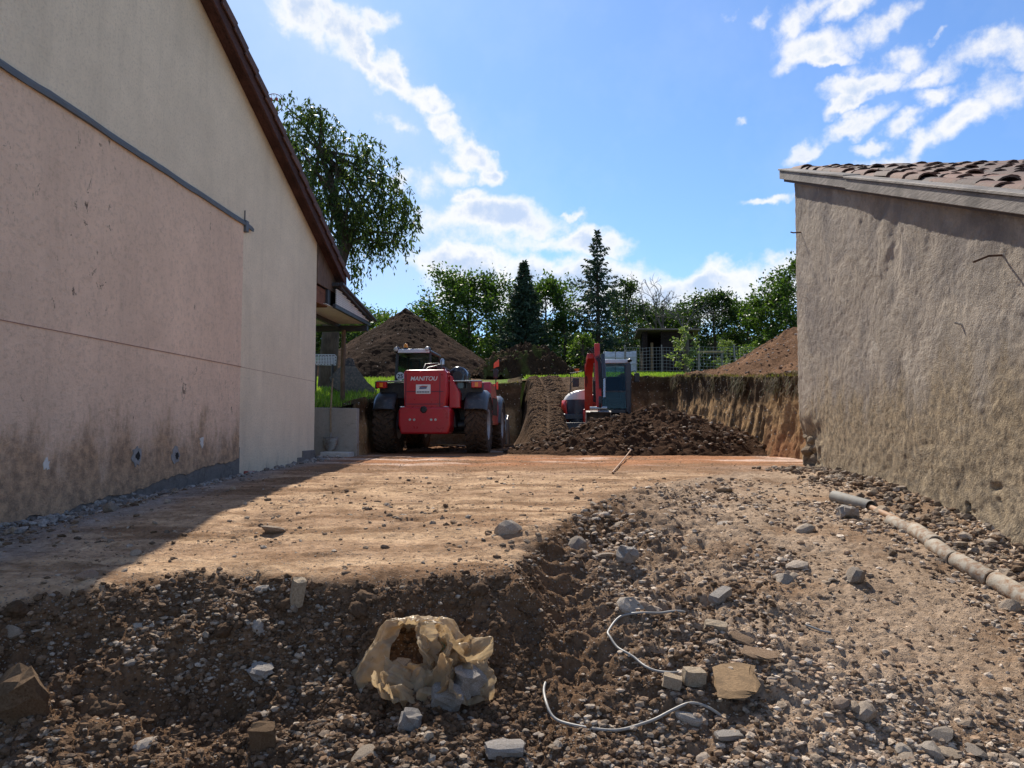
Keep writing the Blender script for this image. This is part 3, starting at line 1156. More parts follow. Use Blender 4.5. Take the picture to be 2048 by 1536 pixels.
M_CREAM = render_mat('cream_render', (.84, .715, .53), (.22, .19, .16), -.75, .85, spots=False, bump=.014, bscale=34, streak=.28)
M_PINK = render_mat('pink_render', (.85, .625, .46), (.20, .125, .07), .02, .72, spots=True, bump=.022, bscale=24, streak=.3)
M_PLINTH = render_mat('cement_plinth', (.22, .205, .19), (.10, .09, .08), -.55, .6, spots=False, bump=.02, bscale=14)
M_BARN = render_mat('old_lime_plaster', (.38, .325, .265), (.165, .125, .075), .45, .66, spots=False, bump=.022, bscale=42, streak=.35, patch=(.21, .185, .165))
M_CONCRETE = render_mat('cast_concrete', (.36, .33, .29), (.20, .17, .14), -.3, .5, spots=False, bump=.008, bscale=22, streak=.3)
M_ZINC = plain('weathered_zinc', (.105, .115, .125), .6, .2, .25, 5, dirt=(.12, .10, .09), dirt_amt=.4)
M_VERGE = wood_mat('dark_verge_wood', (.085, .042, .036), (1, 8, 8), .5)
M_CLADWOOD = wood_mat('grey_brown_cladding', (.17, .115, .085), (8, 8, 1), .55)
M_BEAM = wood_mat('red_brown_beam', (.20, .085, .05), (1, 8, 8), .4)
M_GREYWOOD = wood_mat('weathered_board', (.26, .23, .20), (1, 9, 9), .55)
M_DARKFRAME = plain('dark_grey_frame', (.045, .047, .052), .45, .2)
M_WHITEPANEL = plain('white_panel', (.68, .66, .60), .6, 0, .1, 3, dirt=(.35, .32, .27), dirt_amt=.3)
M_TILE_L = tile_mat('brown_roof_tile', [(.11, .055, .045), (.14, .07, .05), (.09, .05, .045), (.16, .085, .06)])
M_TILE_R = tile_mat('old_clay_tile', [(.17, .075, .048), (.085, .052, .042), (.22, .105, .068), (.065, .046, .04), (.19, .085, .055), (.13, .10, .08)])
M_BLACKHOLE = plain('dark_hole', (.02, .018, .016), .95)
M_WHITEPAINT = plain('white_splash', (.62, .60, .56), .8)
M_CHALK = plain('snapped_line', (.33, .19, .155), .9)
M_CEMENT = plain('cement_patch', (.30, .29, .28), .9, 0, .25, 20, bump=.01)
M_WALLSTONE = rock_mat('wall_rubble_stone', [(.24, .19, .135), (.30, .245, .18), (.17, .13, .095)], 18)
TH = math.atan2(.9973, .0738)

# ------------------------------------------------------------------ house on the left
HOUSE = empty('house', (-3.594, 14.0, 0), TH)
tag(HOUSE, 'tall cream and pink rendered house gable with tiled roof on the left', 'house')
VS = .427


def verge_z(lx):
    return 3.45 - VS * lx if lx > -5.1 else 3.45 + VS * 5.1 + VS * (lx + 5.1)


mb = MB()
mb.prism([(-10.2, -1.9), (0, -1.9), (0, 3.45), (-5.1, verge_z(-5.1)), (-10.2, verge_z(-10.2))], 'y', 0, 8.0)
mb.build('gable_wall', M_CREAM, HOUSE)

# pink plaster of the vanished annex, 2 cm proud, ragged at its foot
nx_, nz_ = 320, 60
LX = np.linspace(-10.2, -3.235, nx_)
bot = np.interp(LX, [-10.2, -9, -7.6, -6.6, -5.2, -3.235], [-1.0, -.95, -.78, -.70, -.56, -.40]) + .05 * fbm(LX * 3, LX * 0, 4, 81) + .02 * fbm(LX * 14, LX * 0, 3, 82)
T = np.linspace(0, 1, nz_)
XX = np.broadcast_to(LX, (nz_, nx_))
ZZ = bot[None, :] + (2.945 - bot[None, :]) * T[:, None]
face = np.stack([XX, -.022 - .006 * fbm(XX * 1.2, ZZ * 1.2, 4, 83), ZZ], -1)
back = np.stack([XX, np.full_like(XX, .01), ZZ], -1)
Vp = np.concatenate([face.reshape(-1, 3), back.reshape(-1, 3)])
Fp = gridF(nz_, nx_)
off = nz_ * nx_


def rim(idx):
    a = np.array(idx)
    return np.stack([a[:-1], a[1:], a[1:] + off, a[:-1] + off], -1)


bi = np.arange(nx_)
ti = np.arange(nx_) + (nz_ - 1) * nx_
ri = np.arange(nz_) * nx_ + nx_ - 1
li = np.arange(nz_) * nx_
Fp = np.concatenate([Fp, rim(bi)[:, ::-1], rim(ti), rim(ri)[:, ::-1], rim(li)])
npmesh('pink_plaster', Vp, Fp, M_PINK, HOUSE)['label'] = 'pink rough render left where an annex stood'

# cement plinth
mb = MB()
for i in range(30):
    a = -10.2 + i * .2336
    b = a + .2336
    ha = float(np.interp(a, [-10.2, -3.2], [-.6, -.24]))
    hb = float(np.interp(b, [-10.2, -3.2], [-.6, -.24]))
    mb.hexa([(a, -.012, -1.8), (b, -.012, -1.8), (b, .02, -1.8), (a, .02, -1.8), (a, -.012, ha), (b, -.012, hb), (b, .02, hb), (a, .02, ha)])
mb.build('plinth', M_PLINTH, HOUSE)
mb = MB().bx(-.62, -.002, -.028, .03, -1.7, -.36)
mb.bx(-.86, -.62, -.022, .03, -1.7, -.47)
mb.build('corner_plinth', M_PLINTH, HOUSE, bevel=.008)

# zinc flashing: two lapped lengths, dented
for a0, a1, dz, bend in ((-10.2, -5.95, .0, 0), (-6.0, -2.95, -.004, 1)):
    mb = MB()
    xs = np.linspace(a0, a1, 26)
    prof = []
    for x in xs:
        w = .0045 * float(fbm(np.array([x * 2.2]), np.array([dz]), 3, 85)[0])
        zc = 2.985 - .006 * (x + 10) + dz + w - (.05 * max(0, x + 3.25) if bend else 0)
        prof.append([(x, .0, zc + .055 + 3 * w), (x, -.025, zc + .04), (x, -.06 - w - dz, zc + .0), (x, -.055 - w - dz, zc - .04 + w), (x, -.025, zc - .035), (x, 0.0, zc - .02)])
    n = 6
    vs = [p for r in prof for p in r]
    fs = [(i * n + k, i * n + (k + 1) % n, (i + 1) * n + (k + 1) % n, (i + 1) * n + k) for i in range(len(xs) - 1) for k in range(n)]
    fs += [tuple(range(n)), tuple((len(xs) - 1) * n + k for k in range(n))]
    mb.add(vs, fs).build('flashing', M_ZINC, HOUSE)
mb = MB().box((-3.19, -.03, 2.90), (.10, .06, .16)).box((-3.2, -.02, 3.05), (.012, .02, .16))
mb.build('flashing_bracket', M_ZINC, HOUSE, bevel=.006)

# snapped line, old anchor holes and splashes on the render
mb = MB()
mb.hexa([(-10.2, -.0300, .890), (-3.23, -.0300, .886), (-3.23, -.02, .886), (-10.2, -.02, .890), (-10.2, -.0300, .896), (-3.23, -.0300, .892), (-3.23, -.02, .892), (-10.2, -.02, .896)])
mb.hexa([(-3.22, -.002, .886), (-.02, -.002, .878), (-.02, .004, .878), (-3.22, .004, .886), (-3.22, -.002, .891), (-.02, -.002, .883), (-.02, .004, .883), (-3.22, .004, .891)])
mb.build('snapped_line', M_CHALK, HOUSE)


def wall_lx(u, v):
    d = ray(u, v)
    t = -4.63 / (d[0] - .074 * d[1])
    return (d[1] * t - 14.0) / .9973, d[2] * t


def splat(name, u, v, r, mat, proud, seed, n=18, jag=.3):
    lx, z = wall_lx(u, v)
    rr = random.Random(seed)
    pts = [(lx + r * (1 + rr.uniform(-jag, jag)) * math.cos(2 * PI * k / n), z + r * 1.15 * (1 + rr.uniform(-jag, jag)) * math.sin(2 * PI * k / n)) for k in range(n)]
    return MB().prism(pts, 'y', -proud, .0).build(name, mat, HOUSE)


for i, (u, v) in enumerate(((268, 912), (347, 911))):
    splat('cement_patch', u, v, .085, M_CEMENT, .030, 5 + i)
    splat('anchor_hole', u + 2, v, .035, M_BLACKHOLE, .034, 15 + i)
splat('paint_splash', 88, 930, .045, M_WHITEPAINT, .031, 31, 12, .6)
splat('paint_splash', 400, 884, .05, M_WHITEPAINT, .031, 32, 12, .6)

# roof
SL = math.atan(VS)


def roof_pt(lx, up):
    return lx, verge_z(lx) + up


mb = MB()
mb.prism([(-5.1, verge_z(-5.1) + .02), (1.22, verge_z(1.22) + .02), (1.22, verge_z(1.22) + .14), (-5.1, verge_z(-5.1) + .14)], 'y', -.17, 8.2)
ROOF = mb.build('roof', M_VERGE, HOUSE)
mb = MB()
mb.prism([(-5.103, verge_z(-5.1) + .02), (-11.2, verge_z(-11.2) + .02), (-11.2, verge_z(-11.2) + .14), (-5.103, verge_z(-5.1) + .14)], 'y', -.17, 8.2)
mb.build('roof', M_VERGE, HOUSE)
mb = MB().prism([(-5.1, verge_z(-5.1) - .09), (1.20, verge_z(1.20) - .09), (1.20, verge_z(1.20) + .10), (-5.1, verge_z(-5.1) + .10)], 'y', -.21, -.173)
mb.build('verge_board', M_VERGE, HOUSE, bevel=.006)
mb = MB().prism([(-5.1, verge_z(-5.1) - .02), (1.20, verge_z(1.20) - .02), (1.20, verge_z(1.20) + .015), (-5.1, verge_z(-5.1) + .015)], 'y', -.168, -.004)
mb.build('soffit_board', M_VERGE, HOUSE)
mb = MB()
L_, W_ = .44, .30
mb.hexa([(-L_ / 2, -W_ / 2, 0), (L_ / 2, -W_ / 2, 0), (L_ / 2, W_ / 2, 0), (-L_ / 2, W_ / 2, 0), (-L_ / 2, -W_ / 2, .03), (L_ / 2, -W_ / 2, .045), (L_ / 2, W_ / 2, .045), (-L_ / 2, W_ / 2, .03)])
mb.box((0, -W_ / 2 - .012, -.03), (L_, .022, .12))
VT = mb.mesh('roof_tile', M_TILE_L)
mb = MB().hexa([(-L_ / 2, -W_ / 2, 0), (L_ / 2, -W_ / 2, 0), (L_ / 2, W_ / 2, 0), (-L_ / 2, W_ / 2, 0), (-L_ / 2, -W_ / 2, .03), (L_ / 2, -W_ / 2, .045), (L_ / 2, W_ / 2, .045), (-L_ / 2, W_ / 2, .03)])
PT = mb.mesh('roof_tile', M_TILE_L)
for c in range(3):
    for i in range(18):
        lx = -5.0 + i * .36
        o = bpy.data.objects.new('roof_tile', VT if c == 0 else PT)
        o.location = (lx, -.075 + c * .305, verge_z(lx) + .165 + random.uniform(-.004, .004))
        o.rotation_euler = (random.uniform(-.01, .01), SL - .085 + random.uniform(-.02, .02), random.uniform(-.012, .012))
        link(o, ROOF)

# boarded end of the roof over the lean-to
for i in range(7):
    a = .006 + i * .164
    b = a + .156
    MB().hexa([(a, -.02, 2.70), (b, -.02, 2.70), (b, .01, 2.70), (a, .01, 2.70), (a, -.02, verge_z(a) - .03), (b, -.02, verge_z(b) - .03), (b, .01, verge_z(b) - .03), (a, .01, verge_z(a) - .03)]).build('plank', M_CLADWOOD, HOUSE)
MB().bx(.0, .74, .03, .30, 2.36, 2.685).build('beam', M_BEAM, HOUSE, bevel=.01)
MB().bx(.62, .78, -.02, .09, 2.40, 2.695).build('beam_end', M_DARKFRAME, HOUSE, bevel=.006)

# lean-to canopy
CAN = MB().hexa([(.85, -.15, 2.80), (3.45, -.15, 2.46), (3.45, 5, 2.46), (.85, 5, 2.80), (.85, -.15, 2.87), (3.45, -.15, 2.53), (3.45, 5, 2.53), (.85, 5, 2.87)]).build('canopy', M_DARKFRAME, HOUSE, bevel=.008)
MB().hexa([(.79, -.12, 2.36), (3.42, -.12, 2.36), (3.42, -.06, 2.36), (.79, -.06, 2.36), (.79, -.12, 2.44), (3.42, -.12, 2.44), (3.42, -.06, 2.44), (.79, -.06, 2.44)]).build('frame_rail', M_DARKFRAME, CAN, bevel=.006)
MB().bx(.5, 3.3, -.02, 4.9, 2.392, 2.405).build('ceiling_panel', M_WHITEPANEL, CAN)
for yy in (.55, 1.5, 2.6):
    MB().bx(.4, 3.3, yy, yy + .07, 2.30, 2.388).build('joist', M_DARKFRAME, CAN)
MB().bx(3.20, 3.32, -.10, 4.9, 2.22, 2.355).build('cross_beam', M_DARKFRAME, CAN, bevel=.008)
for k in range(9):
    z0 = 2.447 + k * .038
    x1 = .85 + (2.80 - z0 - .034) / .1308
    if x1 < 1.0:
        break
    MB().bx(.86, x1 - .02, -.115, -.095, z0, z0 + .030).build('side_slat', M_WHITEPANEL, CAN)
MB().tube([(.85, -.21, 2.84), (2.2, -.215, 2.665), (3.5, -.21, 2.495)], .045, 10).build('edge_gutter', M_DARKFRAME, CAN, smooth=40)
MB().tube([(3.15, .42, .2), (3.15, .43, 1.2), (3.16, .42, 2.24)], [.06, .055, .05], 8).build('post', wood_mat('round_post_wood', (.19, .13, .085), (8, 8, 1)), HOUSE, smooth=50)

# ------------------------------------------------------------------ low concrete wall, shovel
RW = MB().hexa([(-4.4, 14.98, -.7), (-3.02, 14.98, -.7), (-3.02, 15.22, -.7), (-4.4, 15.22, -.7), (-4.4, 14.98, .45), (-3.02, 14.98, .425), (-3.02, 15.22, .425), (-4.4, 15.22, .45)]).build('retaining_wall', M_CONCRETE, bevel=.012)
tag(RW, 'low grey concrete retaining wall beside the house corner', 'wall')
FT = MB().hexa([(-3.6, 14.45, -.75), (-3.06, 14.5, -.75), (-3.06, 14.97, -.75), (-3.6, 14.97, -.75), (-3.6, 14.45, -.41), (-3.06, 14.5, -.42), (-3.06, 14.97, -.42), (-3.6, 14.97, -.41)]).build('footing_slab', plain('pale_concrete', (.48, .45, .41), .9, 0, .2, 9, bump=.01), bevel=.02)
tag(FT, 'pale concrete footing slab below the low retaining wall', 'slab')

M_SHAFT = wood_mat('shovel_shaft_wood', (.30, .22, .14), (8, 8, 1))
M_STEELOLD = plain('worn_steel', (.23, .22, .21), .5, .6, .3, 9, dirt=(.16, .10, .06), dirt_amt=.5)
SH = empty('shovel', (-3.50, 14.86, -.41))
tag(SH, 'long-handled shovel leaning upright against the low concrete wall', 'shovel')
MB().tube([(.0, .03, .26), (-.02, .06, .75), (.005, .1, 1.42)], [.017, .016, .015], 8).build('shaft', M_SHAFT, SH, smooth=50)
vs, fs = [], []
for i in range(7):
    t = i / 6
    hw = .15 * (1 - t ** 3 * .55) if t < .99 else .05
    for j in range(7):
        s = (j - 3) / 3
        vs.append((hw * s, -.02 + .03 * s * s - .02 * t, .27 - .27 * t - (.0 if t < 1 else .0) - .05 * (1 - s * s) * t))
for i in range(6):
    for j in range(6):
        a = i * 7 + j
        fs.append((a, a + 1, a + 8, a + 7))
bl = MB().add(vs, fs).build('blade', M_STEELOLD, SH, smooth=60)
md = bl.modifiers.new('thick', 'SOLIDIFY')
md.thickness = .004
MB().cyl((0, -.015, .2), (0, .03, .36), .02, .018, 10).build('socket', M_STEELOLD, SH, smooth=50)

# ------------------------------------------------------------------ old barn on the right
BARN = empty('barn', (4.087, 10.931, 0), TH)
tag(BARN, 'old plastered barn with mossy tile roof on the right', 'barn')
BS = .371


def bt(lx):
    return 3.567 + BS * lx


nx_, nz_ = 420, 210
LX = np.linspace(-9.3, 0.0, nx_)
T = np.linspace(0, 1, nz_)
XX = np.broadcast_to(LX, (nz_, nx_)).copy()
ZB = -1.9
ZZ = ZB + (bt(XX) - ZB) * T[:, None]
d = .014 * fbm(XX * .9, ZZ * .9, 4, 91) + .005 * fbm(XX * 5, ZZ * 5, 5, 92, .65) + .006 * fbm(XX * 22, ZZ * 22, 3, 93) + .004 * clod(XX, ZZ, 14, 94)
spall = sst(.1, .35, fbm(XX * 1.1 + 3, ZZ * 1.1, 4, 95)) * np.exp(-(((XX + 3.3) / .7) ** 2 + ((ZZ - 1.9) / .7) ** 2))
d = d - .03 * spall
cr = sst(.25, -.35, ZZ + .30 * fbm(XX * 2.0, ZZ * 2, 3, 96)) * sst(-1.3, -.3, XX + .4 * fbm(XX * 2, ZZ * 3, 3, 99))
hol = sst(.30, .50, fbm(XX * 2.4, ZZ * 4.5, 5, 97, .62)) * sst(-.30, -.62, ZZ)
d = d - cr * (.05 + .10 * clod(XX * 1.0, ZZ * 1.3, 3.2, 98)) - hol * .07 + .02 * fbm(XX * 3, ZZ * 3, 5, 89, .65) * sst(.2, -.4, ZZ)
d = d + .05 * sst(-.35, -1.0, ZZ)
XX = XX + .02 * fbm(ZZ * 1.5, ZZ * 0, 4, 90) * sst(-.5, 0, XX)
# turn the far corner
face = np.stack([XX, d, ZZ], -1)
ret = face[:, -1:, :].copy()
ret[..., 0] += .03
ret[..., 1] -= .05
ret2 = ret.copy()
ret2[..., 1] = -3.0
ret2[..., 0] = .03
face = np.concatenate([face, ret, ret2], 1)
npmesh('wall', face, gridF(nz_, nx_ + 2)[:, ::-1], M_BARN, BARN, smooth=True)
mb = MB()
mb.prism([(-9.3, -1.9), (-.15, -1.9), (-.15, bt(-.15) - .01), (-9.3, bt(-9.3) - .01)], 'y', -5.9, -.28)
mb.build('barn_body', M_BARN, BARN)
for (lx, z, s) in ((-.12, -.30, .13), (-.10, -.08, .10), (-.30, -.15, .11), (-.45, -.40, .12), (-.18, -.52, .14), (-.65, -.52, .11), (-1.3, -.62, .08), (-2.3, -.72, .09), (-2.75, -.78, .07)):
    me_ = STONE_MESHES[RNG.integers(14)].copy()
    me_.materials[0] = M_WALLSTONE
    o = bpy.data.objects.new('wall_stone', me_)
    o.location = (lx, -.10, z)
    o.scale = (s * 1.2, s, s * .95)
    o.rotation_euler = (RNG.uniform(-.4, .4), RNG.uniform(-.3, .3), RNG.uniform(0, 6))
    link(o, BARN)

# verge boards and capping planks along the slope
BA = math.atan(BS)
for (a, b, dz, dy) in ((-2.35, .32, 0, 0), (-9.4, -2.36, -.012, .006)):
    MB().hexa([(a, .085 + dy, bt(a) + .05 + dz), (b, .085 + dy, bt(b) + .05 + dz), (b, .125 + dy, bt(b) + .05 + dz), (a, .125 + dy, bt(a) + .05 + dz), (a, .085 + dy, bt(a) + .175 + dz), (b, .085 + dy, bt(b) + .175 + dz), (b, .125 + dy, bt(b) + .175 + dz), (a, .125 + dy, bt(a) + .175 + dz)]).build('verge_board', M_GREYWOOD, BARN, bevel=.006)
    MB().hexa([(a, -.05 + dy, bt(a) + .178 + dz), (b, -.05 + dy, bt(b) + .178 + dz), (b, .145 + dy, bt(b) + .178 + dz), (a, .145 + dy, bt(a) + .178 + dz), (a, -.05 + dy, bt(a) + .21 + dz), (b, -.05 + dy, bt(b) + .21 + dz), (b, .145 + dy, bt(b) + .205 + dz), (a, .145 + dy, bt(a) + .205 + dz)]).build('capping_plank', M_GREYWOOD, BARN, bevel=.005)
MB().prism([(-9.5, bt(-9.5) + .01), (.25, bt(.25) + .01), (.25, bt(.25) + .15), (-9.5, bt(-9.5) + .15)], 'y', -6.1, .08).build('roof_deck', plain('roof_underside', (.09, .07, .06), .9), BARN)
BROOF = [c for c in BARN.children if c.name.startswith('roof_deck')][0]


def canal_tile():
    mb = MB()
    L, n = .44, 7
    vs, fs = [], []
    for e, (w, h, z0) in enumerate(((.100, .066, .0), (.080, .052, .010))):
        x = -L / 2 if e == 0 else L / 2          # wider end lies down-slope
        for t_ in (0, .016):
            for k in range(n):
                a = PI * k / (n - 1)
                vs.append((x, (w - t_) * math.cos(a), z0 + (h - t_) * math.sin(a)))
    for k in range(n - 1):
        fs += [(k, k + 1, 2 * n + k + 1, 2 * n + k), (n + k, 3 * n + k, 3 * n + k + 1, n + k + 1), (k, n + k, n + k + 1, k + 1), (2 * n + k, 2 * n + k + 1, 3 * n + k + 1, 3 * n + k)]
    mb.add(vs, fs)
    return mb.mesh('roof_tile', M_TILE_R, 40)


CT = canal_tile()
far_tiles = []
cnt = 0
for c in range(26):
    for r in range(29):
        lx = .15 - r * .335
        ly = -.13 - c * .205
        q = (lx + random.uniform(-.02, .02), ly + random.uniform(-.012, .012), bt(lx) + .17 + random.uniform(-.006, .022))
        rot = (random.uniform(-.08, .08), -BA + .05 + random.uniform(-.05, .05), random.uniform(-.11, .11))
        # in the photograph only the upper near-verge corner of the slope is seen
        if c < 19 and lx > -5.6 + c * .22 and cnt < 300:
            o = bpy.data.objects.new('roof_tile', CT)
            o.location = q
            o.rotation_euler = rot
            link(o, BROOF)
            cnt += 1
        else:
            far_tiles.append((q, rot))
mb = MB()
cv = [v.co.copy() for v in CT.vertices]
cf = [tuple(p.vertices) for p in CT.polygons]
for q, rot in far_tiles:
    M = Matrix.Translation(q) @ Matrix.Rotation(rot[2], 4, 'Z') @ Matrix.Rotation(rot[1], 4, 'Y') @ Matrix.Rotation(rot[0], 4, 'X')
    mb.add([M @ v for v in cv], cf)
tag(mb.build('tile_field', M_TILE_R, BROOF, smooth=40), kind='stuff')
M_RUST = plain('rusty_iron', (.10, .055, .035), .8, .3, .4, 20)


def barn_pt(u, v, out=.0):
    d_ = ray(u, v)
    t = (3.278 - out) / (d_[0] - .074 * d_[1])
    return (d_[1] * t - 10.931) / .9973, d_[2] * t


lx, z = barn_pt(2008, 510)
MB().tube([(lx, -.05, z), (lx + .02, .10, z + .0), (lx + .05, .2, z - .04)], .009, 8).build('iron_pin', M_RUST, BARN, smooth=50)
lx, z = barn_pt(1600, 466)
MB().tube([(lx - .05, -.05, z), (lx - .02, .10, z), (lx + .02, .12, z + .02)], .010, 8).build('iron_pin', M_RUST, BARN, smooth=50)
lx, z = barn_pt(1930, 653)
MB().tube([(lx, -.03, z), (lx + .10, .03, z + .045)], .009, 6).build('wall_peg', M_GREYWOOD, BARN)



# ------------------------------------------------------------------ telehandler
M_RED = plain('red_machine_paint', (.46, .010, .020), .32, 0, .10, 4, dirt=(.20, .12, .08), dirt_amt=.22, coat=.3)
M_BLACKP = plain('black_plastic', (.018, .018, .02), .45, 0, .2, 8, dirt=(.16, .13, .10), dirt_amt=.25)
M_FENDER = plain('grey_black_fender', (.045, .05, .055), .38, 0, .2, 6, dirt=(.22, .19, .16), dirt_amt=.3)
M_TYRE = plain('tyre_rubber', (.020, .019, .018), .9, 0, .3, 9, bump=.004, dirt=(.10, .064, .042), dirt_amt=.85, spec=.2)
M_RIM = plain('pale_grey_rim', (.42, .43, .44), .5, .2, .15, 8, dirt=(.24, .17, .12), dirt_amt=.4)
M_WHITE = plain('white_paint', (.72, .73, .74), .35, 0, .06, 5)
M_LAMP = plain('lamp_lens', (.55, .55, .50), .15, 0, .1, 20)
M_AMBER = plain('amber_lens', (.80, .26, .01), .2, 0, .1, 20)
M_REDLENS = plain('red_lens', (.55, .02, .015), .2, 0, .1, 20)
M_ORANGE = plain('orange_reflector', (.75, .10, .03), .35, 0, .1, 20)
M_STICK = plain('white_sticker', (.75, .76, .76), .4, 0, .04, 5)
M_INK = plain('dark_ink', (.02, .02, .05), .5)
M_INKB = plain('blue_ink', (.07, .10, .22), .5)
M_GLASS = glass_mat('cab_glass', (.62, .72, .70))
M_SEAT = plain('dark_seat_cloth', (.03, .032, .036), .8)
M_STEEL = plain('bare_steel', (.45, .45, .44), .3, .9, .1, 20)

TELE = empty('telehandler', (-1.70, 16.85, -.505), rad(-5))
tag(TELE, 'red telehandler with black cab seen from behind in the pit', 'telehandler')


def wheel_meshes(R, W, Rr):
    mb = MB()
    h = W / 2
    mb.lathe([(Rr, -h * .9), (Rr + .05, -h), (R * .86, -h), (R * .955, -h * .86), (R * .965, 0), (R * .955, h * .86), (R * .86, h), (Rr + .05, h), (Rr, h * .9)], axis='x', n=48)
    n = 22
    for k in range(n):
        for s in (-1, 1):
            a = 2 * PI * (k + (.5 if s > 0 else 0)) / n
            vs = []
            for (xx, da, lw) in ((.02 * s, -.04, .034), (h * .95 * s, .20, .05)):
                for rr in (R * .93, R * 1.015):
                    for dd in (-lw, lw):
                        b = a + da + dd / R
                        vs.append((xx, rr * math.cos(b), rr * math.sin(b)))
            mb.hexa([vs[0], vs[1], vs[5], vs[4], vs[2], vs[3], vs[7], vs[6]])
            # shoulder lug
            vs = []
            for (r1, xx) in ((R * .78, h * 1.0), (R, h * .94)):
                for dd in (-.05, .05):
                    b = a + .20 + dd / R
                    vs.append((xx * s, r1 * math.cos(b), r1 * math.sin(b)))
            for (r1, xx) in ((R * .78, h * 1.04), (R, h * 1.02)):
                for dd in (-.05, .05):
                    b = a + .20 + dd / R
                    vs.append((xx * s, r1 * math.cos(b), r1 * math.sin(b)))
            mb.hexa([vs[0], vs[1], vs[3], vs[2], vs[4], vs[5], vs[7], vs[6]])
    tyre = mb.mesh('tyre', M_TYRE, 30)
    mb = MB()
    mb.lathe([(.0, h * .30), (Rr * .45, h * .30), (Rr * .55, h * .55), (Rr * .85, h * .40), (Rr * .92, h * .92), (Rr + .03, h * .95), (Rr + .01, h * .8), (Rr * .88, -h * .85), (Rr, -h * .9), (.0, -h * .9)], axis='x', n=36, closed=False)
    rim_ = mb.mesh('rim', M_RIM, 35)
    mb = MB().cyl((h * .30, 0, 0), (h * .55, 0, 0), Rr * .30, Rr * .24, 16)
    for k in range(8):
        a = 2 * PI * k / 8
        mb.cyl((h * .28, Rr * .42 * math.cos(a), Rr * .42 * math.sin(a)), (h * .40, Rr * .42 * math.cos(a), Rr * .42 * math.sin(a)), .016, n=6)
    hub = mb.mesh('hub', M_RED, 35)
    return tyre, rim_, hub


WM = wheel_meshes(.63, .45, .31)


def put_wheel(parent, loc, flip, meshes, rot=0.0):
    w = bpy.data.objects.new('wheel', meshes[0])
    w.location = loc
    w.rotation_euler = (rot, 0, PI if flip else 0)
    link(w, parent)
    link(bpy.data.objects.new('rim', meshes[1]), w)
    link(bpy.data.objects.new('hub', meshes[2]), w)


for (x, y, fl) in ((-.985, 0, True), (.985, 0, False), (-.985, 2.95, True), (.985, 2.95, False)):
    put_wheel(TELE, (x, y, .625), fl, WM, random.uniform(0, 1))

MB().prism([(-.55, .55), (.55, .55), (.5, .95), (-.5, .95)], 'y', -.35, 4.0).build('chassis', M_BLACKP, TELE, bevel=.02)
for yy in (0, 2.95):
    MB().tube([(-.8, yy, .62), (-.25, yy, .58), (.25, yy, .58), (.8, yy, .62)], [.11, .15, .15, .11], 12).build('axle', M_BLACKP, TELE, smooth=40)
# rear counterweight: rounded bumper
mb = MB()
mb.prism([(-.55, .42), (.45, .42), (.50, .62), (.50, .93), (.44, .985), (-.54, .985), (-.60, .93), (-.60, .62)], 'y', -.86, -.25)
BUMP = mb.build('counterweight', M_RED, TELE, bevel=.045, seg=4)
for x in (-.62 + .27, -.62 + .36, .10, .19):
    MB().cyl((x, -.875, .72), (x, -.855, .72), .026, n=14).build('bolt', M_STEEL, BUMP, smooth=40)
MB().lathe([(.0, 0), (.065, 0), (.072, -.02), (.052, -.03), (.048, -.012), (0, -.012)], (-.06, -.86, .93), 'y', 20, False).build('tow_socket', M_BLACKP, BUMP, smooth=40)
MB().bx(-.585, -.485, -.80, -.55, .978, 1.0).build('bumper_cap', M_WHITE, BUMP, bevel=.01)
MB().bx(.32, .42, -.80, -.55, .978, 1.0).build('bumper_cap', M_WHITE, BUMP, bevel=.01)
# tall tail cover with the maker's name
mb = MB()
mb.prism([(-.49, .96), (.38, .96), (.42, 1.30), (.40, 1.72), (.36, 1.765), (-.47, 1.765), (-.51, 1.70), (-.50, 1.30)], 'y', -.80, .45)
TAIL = mb.build('tail_cover', M_RED, TELE, bevel=.03, seg=3)
for zz in (1.30, 1.04):
    MB().bx(-.44, .34, -.806, -.796, zz, zz + .012).build('panel_seam', M_INK, TAIL)
MB().bx(-.46, -.448, -.806, -.796, 1.0, 1.70).build('panel_seam', M_INK, TAIL)
MB().bx(.26, .272, -.806, -.796, 1.0, 1.70).build('panel_seam', M_INK, TAIL)
text_mesh('MANITOU', .125, M_STICK, 'lettering', TAIL, (-.08, -.812, 1.575), (PI / 2, 0, 0), shear=.22, offset=.0015, sx=.98)
PL = MB().bx(-.24, .07, -.818, -.803, 1.26, 1.455).build('plate', M_STICK, TELE, bevel=.004)
MB().prism([(-.19, 1.405), (-.10, 1.43), (.02, 1.425), (-.01, 1.405)], 'y', -.821, -.817).build('plate_print', plain('print_red', (.35, .06, .05), .5), PL)
MB().prism([(-.17, 1.375), (-.15, 1.40), (.0, 1.40), (-.02, 1.365), (-.16, 1.36)], 'y', -.821, -.817).build('plate_print', M_INKB, PL)
mb = MB()
for k in range(8):
    mb.bx(-.22 + k * .034, -.195 + k * .034, -.821, -.817, 1.285, 1.312)
mb.build('plate_print', M_INK, PL)
for k in range(4):
    MB().lathe([(0, 0), (.02, 0), (.016, .018), (0, .022)], (-.42 + k * .255, -.60, 1.763), 'z', 12, False).build('cover_bolt', M_STEEL, TAIL, smooth=40)
# right flank of the tail sloping to the engine side
MB().prism([(.42, .97), (.66, .97), (.64, 1.30), (.45, 1.66), (.42, 1.66)], 'y', -.55, .9).build('side_cover', M_RED, TELE, bevel=.02)
MB().bx(.645, .70, -.3, .2, 1.14, 1.30).build('side_latch', M_BLACKP, TELE, bevel=.01)
